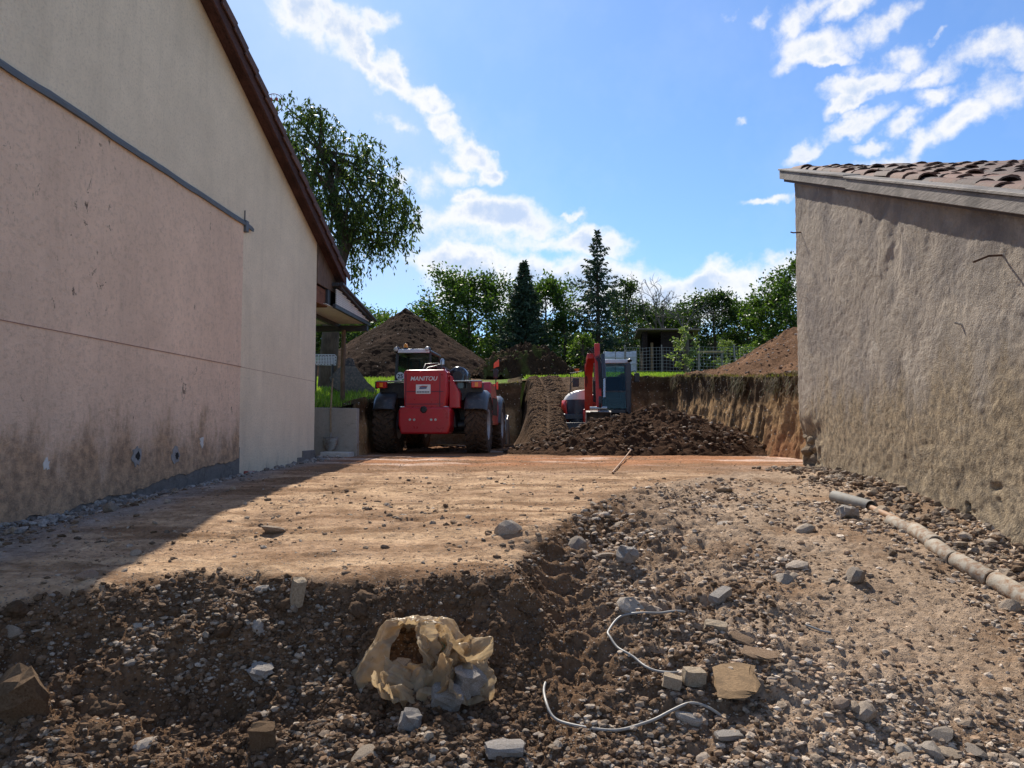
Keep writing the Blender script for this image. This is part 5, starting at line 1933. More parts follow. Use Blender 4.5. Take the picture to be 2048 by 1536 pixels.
film_sheet('sack_flap', (.19, -.16, .07), .26, .34, (rad(50), rad(20), rad(25)), 3, .07)
film_sheet('sack_flap', (.05, -.20, .05), .34, .22, (rad(25), rad(-10), rad(-12)), 6, .06)
film_sheet('sack_flap', (.02, -.05, .17), .14, .30, (rad(80), rad(15), rad(70)), 9, .04)
film_sheet('sack_flap', (.12, -.06, .16), .17, .26, (rad(75), rad(-20), rad(20)), 12, .05)
film_sheet('sack_flap', (-.10, -.22, .0), .24, .16, (rad(10), rad(10), rad(40)), 15, .04)
mb = MB()
for k in range(5):                                     # faint green print, too smudged to read
    mb.box((.004 * (k % 2), 0, -.022 * k), (.020 + .006 * (k % 3), .001, .004))
    mb.box((.008 * (k % 2) - .006, 0, -.022 * k - .009), (.004, .001, .014))
fp = mb.build('faint_print', plain('green_print', (.10, .30, .20), .6), bag)
fp.location = (.165, -.13, .27)
fp.rotation_euler = (rad(20), 0, rad(15))

# ------------------------------------------------------------------ cables
M_CABLE = plain('pale_grey_cable', (.26, .245, .22), .5, 0, .15, 30, dirt=(.28, .2, .14), dirt_amt=.3)


def cable(px, r, label, lifts=None):
    pts = []
    P = [G(u, v) for u, v in px]
    for i in range(len(P) - 1):
        p0, p1, p2, p3 = P[max(i - 1, 0)], P[i], P[i + 1], P[min(i + 2, len(P) - 1)]
        for k in range(6):
            t = k / 6
            q = .5 * ((2 * p1) + (p2 - p0) * t + (2 * p0 - 5 * p1 + 4 * p2 - p3) * t * t + (3 * p1 - p0 - 3 * p2 + p3) * t ** 3)
            q.z = float(ground_z(np.array([q.x]), np.array([q.y]))[0]) + r * .8
            pts.append(q)
    pts.append(P[-1] + Vector((0, 0, r)))
    zs = [p.z for p in pts]
    zs = [max(zs[max(0, i - 2):i + 3]) for i in range(len(zs))]          # a stiff cable bridges the hollows
    for _ in range(6):
        zs = [zs[0]] + [(zs[i - 1] + 2 * zs[i] + zs[i + 1]) / 4 for i in range(1, len(zs) - 1)] + [zs[-1]]
    for p, z in zip(pts, zs):
        p.z = z
    o = MB().tube(pts, r, 8).build('cable', M_CABLE, smooth=60)
    return tag(o, label, 'cable')


cable([(1370, 1253), (1330, 1250), (1290, 1250), (1240, 1262), (1217, 1285), (1222, 1310), (1245, 1328), (1270, 1350), (1300, 1368), (1340, 1372), (1366, 1372)], .0070, 'pale cable in an S bend, ending at a beige stone block')
cable([(1092, 1385), (1088, 1415), (1100, 1450), (1140, 1478), (1200, 1492), (1260, 1492), (1320, 1474), (1365, 1442), (1400, 1434), (1442, 1450)], .0070, 'pale cable in a long shallow curve at the bottom edge')
cable([(1612, 1268), (1640, 1276), (1662, 1279)], .0065, 'short straight cut of pale cable on the gravel')

# ------------------------------------------------------------------ larger loose pieces
M_BRICK = rock_mat('beige_block', [(.42, .34, .25), (.46, .38, .28)], 12)
M_CONC = rock_mat('concrete_lump', [(.38, .35, .32), (.34, .315, .29)], 22)
M_SLATEW = wood_mat('rotten_board', (.27, .17, .085), (2, 8, 8), .6)
M_CLAY = rock_mat('clay_shard', [(.30, .21, .14), (.26, .185, .125)], 14)
M_EARTHB = rock_mat('earth_slab', [(.17, .115, .07), (.15, .10, .065)], 18)


def block(name, u, v, s, label, cat, mat, rz=0, tilt=(0, 0), lift=.5, jag=.06, seed=1, sub=True):
    r_ = np.random.default_rng(seed)
    import bmesh
    bm = bmesh.new()
    bmesh.ops.create_cube(bm, size=1)
    bmesh.ops.subdivide_edges(bm, edges=bm.edges[:], cuts=2, use_grid_fill=True)
    for q in bm.verts:
        n = q.co.copy()
        k = max(abs(n.x), abs(n.y), abs(n.z)) * 2
        corner = (abs(n.x) + abs(n.y) + abs(n.z)) / 1.5
        q.co = n * (1 - jag * 1.3 * corner ** 3) + Vector(r_.normal(0, jag * .35, 3))
    me = bpy.data.meshes.new(name)
    bm.to_mesh(me)
    bm.free()
    me.materials.append(mat)
    o = bpy.data.objects.new(name, me)
    g = G(u, v)
    o.location = (g.x, g.y, float(ground_z(np.array([g.x]), np.array([g.y]))[0]) + s[2] * (lift - .08) + .006)
    o.scale = s
    o.rotation_euler = (tilt[0], tilt[1], rz)
    link(o)
    return tag(o, label, cat)


block('stone_block', 1388, 1392, (.10, .075, .075), 'square beige stone block at the end of the S-bent cable', 'stone', M_BRICK, .2, (.1, .1), seed=1)
block('stone_block', 1345, 1398, (.09, .07, .055), 'smaller beige stone block left of the square one', 'stone', M_BRICK, -.2, (.0, .2), seed=2)
block('concrete_lump', 938, 1412, (.15, .13, .13), 'rounded grey concrete lump right below the plastic sack', 'rubble', M_CONC, .5, (.2, .1), jag=.14, seed=3)
block('concrete_lump', 893, 1440, (.15, .10, .09), 'flatter grey concrete lump left of the rounded one', 'rubble', M_CONC, .1, (.5, .1), jag=.14, seed=4)
block('concrete_lump', 820, 1480, (.09, .08, .09), 'brown-grey stone standing on edge at the bottom below the sack', 'rubble', M_CONC, .1, (.2, .4), jag=.16, seed=5)
block('brick_fragment', 595, 1218, (.075, .07, .16), 'brownish brick fragment sticking upright out of the scarp', 'brick', M_BRICK, .4, (.25, .1), jag=.09, seed=6)
block('stone_slab', 1442, 1222, (.16, .07, .05), 'long pale stone slab tilted on the gravel', 'stone', M_CONC, .75, (.1, -.25), jag=.08, seed=7)
block('stone_block', 1432, 1278, (.12, .06, .055), 'beige brick-shaped stone on the gravel heap', 'stone', M_BRICK, -.3, (.3, .1), jag=.08, seed=8)
block('rotten_board', 1470, 1405, (.20, .25, .016), 'rotten brown board end lying on gravel by the cable tip', 'board', M_SLATEW, -.15, (.30, -.06), lift=3.4, jag=.16, seed=9)
block('clay_shard', 1485, 1306, (.14, .06, .016), 'thin brown shard, upper of two beside the rotten board', 'shard', M_CLAY, -.7, (.45, .2), lift=2.6, jag=.14, seed=10)
block('clay_shard', 1520, 1340, (.17, .09, .016), 'broad flat brown shard, lower of two beside the rotten board', 'shard', M_CLAY, -.5, (.25, .05), lift=2.2, jag=.14, seed=11)
block('earth_block', 42, 1455, (.17, .15, .24), 'big brown slab of earth in the bottom left corner', 'stone', M_EARTHB, .5, (.25, -.35), lift=.35, jag=.14, seed=12)
block('concrete_lump', 520, 1372, (.11, .09, .06), 'pale angular stone left of the plastic sack', 'rubble', M_CONC, .2, (.3, .2), jag=.2, seed=13)
block('earth_block', 525, 1520, (.11, .08, .12), 'brown earth block at the bottom edge left of the sack', 'stone', M_EARTHB, .2, (.2, .0), lift=.35, jag=.12, seed=14)
block('concrete_lump', 1695, 1040, (.16, .12, .10), 'grey rock beside the pipes near the barn', 'rubble', M_CONC, .3, (.1, .1), jag=.2, seed=15)
block('concrete_lump', 1255, 1140, (.13, .11, .11), 'dark grey rock at the head of the gravel lane', 'rubble', M_CONC, .3, (.1, .1), jag=.2, seed=16)
block('stone_slab', 1460, 1500, (.13, .06, .025), 'thin pale slab lying flat at the bottom edge', 'stone', M_CONC, .1, (.1, .0), jag=.12, seed=17)
block('stone_slab', 1010, 1532, (.17, .10, .05), 'wide flat pale stone at the bottom edge below the sack', 'stone', M_CONC, .1, (.1, .0), jag=.14, seed=18)
mb = MB()
for k in range(9):
    a = random.uniform(0, 6.28)
    mb.box((.02 * math.cos(a), .015 * math.sin(a), .008), (.022, .012, .004), Matrix.Rotation(a, 3, 'Z') @ Matrix.Rotation(.6, 3, 'X'))
o = mb.build('red_scrap', plain('red_plastic', (.55, .10, .10), .5))
g = G(1244, 1452)
o.location = (g.x, g.y, gz(g.x, g.y) + .012)
tag(o, 'tiny scrap of red plastic inside the long cable curve', 'litter')
o = MB().box((0, 0, .03), (.16, .05, .05), Matrix.Rotation(.3, 3, 'Z')).build('red_scrap', plain('faded_red', (.35, .08, .06), .6), bevel=.012)
o.location = (-3.70, 10.9, gz(-3.7, 10.9) + .02)
tag(o, 'faded red scrap at the foot of the house wall by the joint', 'litter')
# iron rod lying before the soil pile
a, b = G(1225, 948), G(1262, 912)
o = MB().tube([a + Vector((0, 0, .02)), (a + b) / 2 + Vector((0, 0, .06)), b + Vector((0, 0, .12))], .012, 6).build('iron_rod', M_PIPER, smooth=40)
tag(o, 'thin rusty rod lying in front of the dug soil pile', 'rod')

# ------------------------------------------------------------------ digging bucket and wire basket on the left lawn
DB = empty('digger_bucket', (-4.15, 20.6, pz(-4.15, 20.6) - .02), rad(12))
tag(DB, 'detached black digger bucket standing on the grass beside the house', 'bucket')
bo = [(-.42, .72)] + [(-.30 + .42 * math.cos(rad(180 + 110 * k / 9)), .40 + .40 * math.sin(rad(180 + 110 * k / 9))) for k in range(10)] + [(.55, .03)]
bi_ = [(.53, .06)] + [(-.30 + .385 * math.cos(rad(180 + 110 * k / 9)), .40 + .365 * math.sin(rad(180 + 110 * k / 9))) for k in range(9, -1, -1)] + [(-.38, .72)]
M_BKT = plain('bucket_steel', (.035, .035, .038), .45, .4, .3, 8, dirt=(.22, .17, .13), dirt_amt=.5)
mb = MB().prism(bo + bi_, 'y', -.42, .42)
mb.build('shell', M_BKT, DB, smooth=35)
for y in (-.445, .421):
    MB().prism([(-.42, .72), (-.72, .40), (-.62, .15), (-.35, .0), (.55, .03), (.25, .30), (-.05, .70)], 'y', y, y + .022).build('cheek', plain('bucket_grey', (.10, .092, .085), .6, .2, .3, 8, dirt=(.25, .2, .15), dirt_amt=.5), DB)
for y in (-.15, .15):
    MB().prism([(-.45, .70), (-.05, .70), (-.12, .92), (-.22, .96), (-.36, .88)], 'y', y - .02, y + .02).build('hanger_plate', M_BKT, DB, bevel=.006)
for y in (-.4, -.2, 0, .2, .4):
    MB().box((.60, y, .04), (.14, .07, .03)).build('tooth', M_STEELOLD, DB, bevel=.006)
WB = empty('wire_basket', (-4.95, 20.2, pz(-4.95, 20.2) + .0), rad(8))
tag(WB, 'pale wire mesh basket on a dark stand beside the house corner', 'basket')
mb = MB()
for k in range(8):
    x = -.28 + k * .08
    mb.cyl((x, -.2, .78), (x * 1.05, -.2, 1.02), .006, n=5)
    mb.cyl((x, .2, .78), (x * 1.05, .2, 1.02), .006, n=5)
    mb.cyl((x, -.2, .78), (x, .2, .78), .006, n=5)
for z in (.78, .86, .94, 1.02):
    mb.tube([(-.29, -.2, z), (.29, -.2, z), (.29, .2, z), (-.29, .2, z), (-.29, -.2, z)], .007, 5)
mb.build('mesh', M_WHITE, WB)
for x in (-.22, .22):
    for y in (-.15, .15):
        MB().cyl((x, y, 0), (x, y, .775), .018, n=8).build('leg', M_BLACKP, WB)

# ------------------------------------------------------------------ shed, polytunnel, fence in the garden
M_SHED = wood_mat('dark_shed_board', (.028, .018, .015), (1, 10, 10), .5)
SX, SY = 7.75, 38.5
SZ = pz(SX, SY)
SHED = empty('garden_shed', (SX, SY, SZ), rad(-6))
SHED.scale = (.86, 1, 1)
tag(SHED, 'small dark timber garden shed with open doorway behind the fence', 'shed')
for k in range(12):
    z0 = .02 + k * .165
    if z0 > 1.95:
        break
    MB().bx(-.35, 1.42, -1.0, -.96, z0, z0 + .155).build('board', M_SHED, SHED)
    MB().bx(-1.42, -1.22, -1.0, -.96, z0, z0 + .155).build('board', M_SHED, SHED)
    MB().bx(1.38, 1.42, -.955, 1.2, z0, z0 + .155).build('board', M_SHED, SHED)
    MB().bx(-1.42, -1.38, -.955, 1.2, z0, z0 + .155).build('board', M_SHED, SHED)
MB().bx(-1.37, 1.37, 1.16, 1.2, .0, 2.0).build('back_wall', M_SHED, SHED)
for x in (-1.22, -.40):
    MB().bx(x, x + .06, -1.03, -.95, 0, 2.02).build('door_post', M_SHED, SHED)
MB().hexa([(-1.75, -1.45, 2.06), (1.72, -1.45, 2.0), (1.72, 1.4, 1.86), (-1.75, 1.4, 1.92), (-1.75, -1.45, 2.13), (1.72, -1.45, 2.07), (1.72, 1.4, 1.93), (-1.75, 1.4, 1.99)]).build('roof', plain('shed_roof_felt', (.16, .13, .11), .85, 0, .3, 3), SHED, bevel=.01)
MB().bx(-.95, -.80, -.70, -.55, 0, 1.5).build('leaning_plank', wood_mat('tan_plank', (.30, .20, .11), (8, 8, 1)), SHED)

M_FILM = new_mat('polythene_film')
m, nt, b = M_FILM
co = nt.coord('Object')
nn = nt.noise(nt.scaled(co, (1, 1, 3)), 3.0, 5, .65, .6)
nt.set(b.inputs['Base Color'], nt.mix(nt.maprange(nn, .3, .7), (.62, .64, .66), (.34, .36, .38)))
b.inputs['Roughness'].default_value = .3
M_FILM = m
PX, PY = at(1236, 715, 37.5).x, 37.5
POLY = empty('polytunnel', (PX, PY, pz(PX, PY)), rad(4))
tag(POLY, 'low white plastic-covered frame left of the garden shed', 'polytunnel')
n1, n2 = 30, 16
U, V_ = np.meshgrid(np.linspace(-.80, .80, n1), np.linspace(0, 1, n2))
ang_ = V_ * PI
yy = -.55 * np.cos(ang_)
zz = 1.05 * np.clip(np.sin(ang_) * 1.7, 0, 1) + .06 * fbm(U * 3, V_ * 7, 3, 5) + .02 * U
npmesh('cover', np.stack([U, yy, zz], -1), gridF(n2, n1), M_FILM, POLY, smooth=True)
for x in (-.78, -.25, .25, .78):
    MB().cyl((x, -.60, 0), (x, -.60, 1.15), .02, n=6).build('stake', M_STEELOLD, POLY)
for z in (.45, .8):
    MB().tube([(-.8, -.60, z), (0, -.62, z - .05), (.8, -.60, z + .03)], .022, 6).build('fold', M_FILM, POLY, smooth=50)

M_WIRE = plain('fence_wire', (.30, .31, .32), .5, .6)
FY = 34.0
FEN = empty('wire_fence', (0, FY, 0))
tag(FEN, 'sagging wire mesh fence across the garden in front of the shed', 'fence')
fx0, fx1 = 5.0, 13.2
post_m = MB().tube([(0, 0, -.2), (.01, 0, .7), (0, 0, 1.35)], [.03, .03, .028], 7).mesh('post', M_STEELOLD, 40)
for k in range(6):
    o = bpy.data.objects.new('post', post_m)
    x = fx0 + k * (fx1 - fx0) / 5
    o.location = (x, 0, pz(x, FY))
    o.rotation_euler = (random.uniform(-.05, .05), random.uniform(-.06, .06), 0)
    link(o, FEN)
for k in range(9):
    h = .08 + k * .145
    MB().tube([(x, .02, pz(x, FY) + h - .03 * math.sin((x - fx0) * PI / 1.64) ** 2) for x in np.linspace(fx0, fx1, 31)], .006, 4).build('wire', M_WIRE, FEN)
wm = MB().cyl((0, .02, .05), (0, .02, 1.24), .0045, n=4).mesh('upright_wire', M_WIRE)
for k in range(55):
    x = fx0 + (k + .5) * (fx1 - fx0) / 55
    o = bpy.data.objects.new('upright_wire', wm)
    o.location = (x, 0, pz(x, FY))
    link(o, FEN)
WP = at(1372, 700, 33.0)
o = MB().tube([(0, 0, -.3), (.02, 0, .9), (-.02, 0, 1.95)], [.12, .12, .11], 10).build('wooden_post', wood_mat('grey_post', (.15, .13, .115), (8, 8, 1)), smooth=50)
o.location = (WP.x, 33.0, pz(WP.x, 33.0))
tag(o, 'thick grey wooden post behind the sapling by the shed', 'post')
o = MB().bx(-.6, .6, -.03, .03, 0, .06).build('pale_plank', wood_mat('pale_plank_wood', (.42, .32, .20), (1, 8, 8)))
q = at(1420, 705, 32.5)
o.location = (q.x, 32.5, q.z)
tag(o, 'pale plank laid across just right of the sapling', 'plank')
MB().cyl((-.5, 0, -1.2), (-.5, 0, 0), .03, n=8).build('stake', M_STEELOLD, o)
MB().cyl((.5, 0, -1.2), (.5, 0, 0), .03, n=8).build('stake', M_STEELOLD, o)
o = MB().lathe([(.10, 0), (.14, .28), (.13, .28), (.09, .02), (0, .02)], closed=False, n=16).build('orange_tub', M_ORANGE, smooth=40)
q = at(1152, 738, 33)
o.location = (q.x, 33, pz(q.x, 33))
tag(o, 'small orange tub on the grass at the wood edge', 'tub')


# ------------------------------------------------------------------ vegetation
def leaf_mat(name, trans=.35, gloss=.45):
    m, nt, b = new_mat(name)
    out = nt.n['Material Output']
    c = nt.node('ShaderNodeAttribute', attribute_name='Col').outputs['Color']
    nt.set(b.inputs['Base Color'], c)
    b.inputs['Roughness'].default_value = gloss
    b.inputs['Specular IOR Level'].default_value = .15
    tl = nt.node('ShaderNodeBsdfTranslucent', {'Color': nt.mix(1.0, c, (1.5, 1.6, .6), 'MULTIPLY')})
    mx = nt.node('ShaderNodeMixShader', {0: trans, 1: b.outputs[0], 2: tl.outputs[0]})
    nt.l.new(mx.outputs[0], out.inputs['Surface'])
    return m


M_LEAF = leaf_mat('leaf')
M_NEEDLE = leaf_mat('needles', .12, .6)
M_GRASS = leaf_mat('grass_blade', .4, .6)
M_BARK = wood_mat('bark', (.10, .078, .06), (6, 6, 1), .5, .95, 3.0, .02)
M_BARKG = wood_mat('grey_bark', (.17, .15, .135), (6, 6, 1), .4, .95, 3.0, .02)


def leaves(P, D, size, asp, cols, rng, droop=0.0, up=0.0):
    """quads at P (n,3) with lengthwise direction D; kite-shaped leaf"""
    n = len(P)
    D = D + rng.normal(0, .55, (n, 3)) + np.array([0, 0, -droop + up])
    D /= np.linalg.norm(D, axis=1, keepdims=True) + 1e-9
    R = rng.normal(size=(n, 3))
    W = np.cross(D, R)
    W /= np.linalg.norm(W, axis=1, keepdims=True) + 1e-9
    s = size * rng.uniform(.6, 1.3, (n, 1))
    a = P
    b = P + D * s * .45 + W * s * asp * .5
    c = P + D * s
    d = P + D * s * .45 - W * s * asp * .5
    V = np.stack([a, b, c, d], 1).reshape(-1, 3)
    F = np.arange(4 * n).reshape(-1, 4)
    pal = np.array(cols)
    C = pal[rng.integers(0, len(pal), n)] * rng.uniform(.7, 1.3, (n, 1))
    return V, F, np.repeat(C, 4, 0)


def branches(rng, base, height, spread, n_limb, lean=(0, 0), first=.28, r0=.16, crown_shape=None, twigs=4, droop=0.0):
    """returns MB of wood and twig end points with directions"""
    mb = MB()
    base = np.array(base, float)
    top = base + np.array([lean[0], lean[1], height])
    trunk = []
    for i in range(7):
        t = i / 6
        p = base + (top - base) * t + rng.normal(0, .05 * height * .2, 3) * (0 < i < 6) * np.array([1, 1, .1])
        trunk.append(p)
    mb.tube([Vector(p) for p in trunk], [r0 * (1.15 - t / 6 * 1.0) for t in range(7)], 7)
    ends = []
    for k in range(n_limb):
        t = first + (1 - first) * (k + rng.random()) / n_limb
        i = min(int(t * 6), 5)
        p = trunk[i] + (trunk[i + 1] - trunk[i]) * (t * 6 - i)
        a = k * 2.4 + rng.uniform(-.5, .5)
        f = crown_shape((t - first) / (1 - first)) if crown_shape else math.sin(PI * (.18 + .75 * (t - first) / (1 - first)))
        L = spread * f * rng.uniform(.75, 1.15)
        el = rng.uniform(.15, .7) + .6 * (t - .5)
        d = np.array([math.cos(a) * math.cos(el), math.sin(a) * math.cos(el), math.sin(el)])
        q = p + d * L * .55
        e = p + d * L + np.array([0, 0, (.10 - droop) * L])
        rr = r0 * (1 - t * .75) * .45
        mb.tube([Vector(p), Vector(q), Vector(e)], [rr, rr * .6, rr * .25], 5)
        for j in range(twigs):
            s = rng.uniform(.35, 1.0)
            st = p + (e - p) * s
            d2 = d + rng.normal(0, .75, 3)
            d2[2] -= droop
            d2 /= np.linalg.norm(d2)
            L2 = L * rng.uniform(.25, .5)
            en = st + d2 * L2
            mb.tube([Vector(st), Vector(en)], [rr * .35, rr * .12], 4)
            ends.append((st, en, d2))
        ends.append((q, e, d))
    return mb, ends


GREENS = [(.045, .085, .018), (.06, .11, .022), (.03, .06, .014), (.085, .135, .03), (.05, .08, .03)]
GREENS_L = [(.08, .13, .03), (.10, .16, .035), (.06, .10, .025), (.12, .17, .05)]
GREENS_D = [(.03, .055, .018), (.04, .07, .02), (.022, .042, .014), (.05, .08, .026)]


def broadleaf(u, Y, top_v, spread, label, seed, cols=GREENS, n_leaf=5200, size=.17, n_limb=20, first=.2, name='broadleaf_tree', base=None, twigs=5, sigma=.22, droop=.2, lean=(0, 0), asp=.6, r0=.14, x=None):
    rng = np.random.default_rng(seed)
    if name == 'broadleaf_tree':
        spread, n_leaf, sigma = spread * 1.22, int(n_leaf * 1.9), sigma * 1.15
    X = at(u, 700, Y).x if x is None else x
    zb = pz(X, Y) - .15
    H = at(u, top_v, Y).z - zb
    root = empty(name, (X, Y, zb))
    tag(root, label, 'tree' if 'shrub' not in name and 'sapling' not in name else 'shrub')
    mb, ends = branches(rng, (0, 0, 0), H * .93, spread, n_limb, first=first, r0=r0, twigs=twigs, lean=lean)
    mb.build('trunk', M_BARK, root, smooth=60)
    k = n_leaf // len(ends) + 1
    P, D = [], []
    for (s, e, d) in ends:
        t = rng.uniform(.15, 1.12, (k, 1))
        P.append(s + (e - s) * t + rng.normal(0, sigma * spread * .38, (k, 3)))
        D.append(np.repeat(d[None], k, 0))
    P = np.concatenate(P)
    P[:, 2] = np.maximum(P[:, 2], .15)
    V, F, C = leaves(P, np.concatenate(D), size, asp, cols, rng, droop)
    npmesh('crown', V, F, M_LEAF, root, col=C)
    return root


def spruce(u, Y, top_v, width, label, seed, bare=.02, n_whorl=34, cols=None, dens=1.0, ragged=.25):
    rng = np.random.default_rng(seed)
    X = at(u, 700, Y).x
    zb = pz(X, Y) - .1
    H = at(u, top_v, Y).z - zb
    root = empty('spruce_tree', (X, Y, zb))
    tag(root, label, 'tree')
    mb = MB()
    mb.tube([(0, 0, 0), (.03, 0, H * .3), (-.02, .02, H * .7), (0, 0, H * .97)], [.15, .12, .06, .012], 8)
    P, D, S = [], [], []
    for k in range(n_whorl):
        t = bare + (1 - bare) * (k / n_whorl) ** .9
        z = H * t
        R = width * 1.08 * (1 - t) ** 1.08 + .05
        nb = 6 if t < .8 else 4
        for j in range(nb):
            a = j * 2 * PI / nb + k * .7 + rng.uniform(-.3, .3)
            L = R * rng.uniform(1 - ragged * 1.6, 1 + ragged * .5)
            sag = .28 * L * (1 - t * .7)
            p0 = np.array([0, 0, z])
            hd = np.array([math.cos(a), math.sin(a), 0])
            pm = p0 + hd * L * .55 + np.array([0, 0, -sag * .8 + (.25 * L if t > .8 else 0)])
            pe = p0 + hd * L + np.array([0, 0, -sag * .75 + .10 * L + (.4 * L if t > .8 else 0)])
            mb.tube([Vector(p0), Vector(pm), Vector(pe)], [.022 * (1 - t * .6), .013, .005], 4)
            m_ = int((10 + 34 * L) * dens)
            s = rng.uniform(.08, 1.0, (m_, 1)) ** .8
            q = np.where(s < .55, p0 + (pm - p0) * s / .55, pm + (pe - pm) * (s - .55) / .45)
            side = np.array([-math.sin(a), math.cos(a), 0]) * rng.choice([-1, 1], (m_, 1)) * rng.uniform(.2, 1, (m_, 1))
            w = .36 * L * (1.08 - s)
            q = q + side * w * rng.uniform(0, 1, (m_, 1)) + np.array([0, 0, -1]) * rng.uniform(0, .06, (m_, 1))
            P.append(q)
            D.append(side * .9 + hd * .7 + np.array([0, 0, -.35]))
    mb.build('trunk', M_BARK, root, smooth=60)
    V, F, C = leaves(np.concatenate(P), np.concatenate(D), .20, .38, cols or [(.030, .058, .038), (.040, .072, .046), (.022, .044, .030), (.065, .10, .06), (.05, .085, .055)], rng, .15)
    npmesh('crown', V, F, M_NEEDLE, root, col=C)
    return root


spruce(1048, 39.0, 520, 2.25, 'full dark spruce with branches down to the turf heap', 201, n_whorl=40, dens=1.9, ragged=.2)
spruce(1196, 42.0, 455, 3.4, 'taller thin-topped spruce rising above all the background trees', 202, bare=.18, n_whorl=28, dens=1.3, ragged=.5)
broadleaf(938, 45, 572, 2.5, 'round bright green tree left of the full spruce', 210, GREENS, 7500, .19, 24, .12)
broadleaf(1092, 47, 572, 1.9, 'leafy tree standing between the two spruces', 211, GREENS, 4200, .19, 20, .15)
broadleaf(1000, 41.5, 640, 1.2, 'paler bushy shrub in front of the round green tree', 212, GREENS_L, 2600, .14, 16, .08, 'tall_shrub')
broadleaf(1130, 44.5, 640, 1.5, 'dark bushy shrub at the foot of the taller spruce', 213, GREENS_D, 3200, .16, 16, .06, 'tall_shrub')
broadleaf(1165, 39.5, 668, .9, 'light green shrub left of the taller spruce trunk', 214, GREENS_L, 1800, .13, 14, .06, 'tall_shrub')
broadleaf(1252, 46, 560, 1.3, 'sparse dark tree directly right of the taller spruce', 215, GREENS_D, 2300, .15, 26, .2, twigs=6, sigma=.20)
broadleaf(1300, 52, 630, 2.6, 'low dark tree behind the garden shed', 216, GREENS_D, 4200, .2, 18, .1)
broadleaf(1430, 48, 592, 1.9, 'upright dark green tree right of the garden shed', 217, GREENS_D, 4200, .18, 22, .08)
broadleaf(1497, 50, 612, 1.9, 'medium tree with loose top in the right wood edge', 218, GREENS, 3800, .18, 20, .08)
broadleaf(1545, 45, 600, 1.8, 'round mid green tree beside the barn corner', 219, GREENS, 4600, .18, 20, .06)
broadleaf(1600, 43, 528, 1.9, 'tallest green tree half hidden by the barn corner', 220, GREENS, 4600, .18, 22, .15)
broadleaf(1350, 54, 640, 2.4, 'dark tree behind the bare tree', 221, GREENS_D, 3800, .2, 18, .06)
broadleaf(742, 46, 630, 1.6, 'light green tree peeping out left of the soil cone', 222, GREENS_L, 3200, .18, 18, .1)
broadleaf(680, 44, 650, 2.2, 'dark tree seen below the lean-to roof', 223, GREENS, 3800, .18, 18, .05)
broadleaf(620, 40, 655, 1.9, 'dark tree half hidden by the house under the lean-to', 224, GREENS_D, 3200, .18, 18, .05)
broadleaf(870, 52, 640, 2.0, 'low tree just right of the soil cone', 225, GREENS, 3200, .2, 16, .08)
broadleaf(1368, 32.3, 655, .55, 'pale leafy sapling in front of the wooden post', 226, [(.16, .20, .09), (.11, .16, .05), (.2, .24, .13)], 900, .12, 14, .12, 'sapling', r0=.03)
broadleaf(1455, 40, 682, .7, 'low pale flowering shrub at the top of the spoil bank', 227, [(.16, .20, .09), (.11, .16, .06)], 900, .11, 12, .1, 'shrub', r0=.03)
broadleaf(1505, 41, 686, .7, 'low green shrub right of the pale flowering one', 228, GREENS_L, 900, .11, 12, .1, 'shrub', r0=.03)
# far edge of the wood closing the view between the trunks
rng = np.random.default_rng(77)
nW = 26000
wx = rng.uniform(-16, 26, nW)
wy = rng.uniform(54, 62, nW)
hh = 3.3 + 1.2 * fbm(wx * .35, wx * 0 + 2, 3, 9)
wz = plateau(wx, wy) + hh * rng.random(nW) ** .8
V, F, C = leaves(np.stack([wx, wy, wz], -1), rng.normal(size=(nW, 3)), .34, .7, GREENS_D, rng, .2)
tag(npmesh('far_wood', V, F, M_LEAF, col=C), 'dark mass of wood closing the view behind the garden', 'wood', kind='stuff')


# leafless tree
def bare_tree(u, Y, top_v, label, seed):
    rng = np.random.default_rng(seed)
    X = at(u, 700, Y).x
    zb = pz(X, Y) - .1
    H = at(u, top_v, Y).z - zb
    root = empty('bare_tree', (X, Y, zb))
    tag(root, label, 'tree')
    mb = MB()
    tw = MB()

    def grow(p, d, L, r, depth):
        p = Vector(p)
        r = max(r, .011)
        d = Vector(d).normalized()
        m = p + d * L * .5 + Vector(rng.normal(0, .07 * L, 3))
        e = p + d * L + Vector(rng.normal(0, .06 * L, 3))
        (mb if depth < 3 else tw).tube([p, m, e], [r, r * .82, r * .62], 5 if depth < 3 else 4, caps=False)
        if depth >= 6:
            return
        for k in range(2 if rng.random() < .65 else 3):
            nd = d + Vector(rng.normal(0, .52, 3))
            nd.z += .10
            grow(e if k == 0 or rng.random() < .6 else m, nd, L * rng.uniform(.62, .86), r * .64, depth + 1)
    grow((0, 0, 0), (.05, 0, 1), H * .30, .12, 0)
    grow((0, 0, H * .18), (-.45, 0, 1), H * .24, .08, 1)
    grow((0, 0, H * .22), (.5, .1, .9), H * .24, .08, 1)
    mb.build('trunk', M_BARKG, root, smooth=60)
    tw.build('twigs', M_BARKG, root)


bare_tree(1338, 45, 545, 'leafless grey tree with fine twigs between shed and taller spruce', 301)


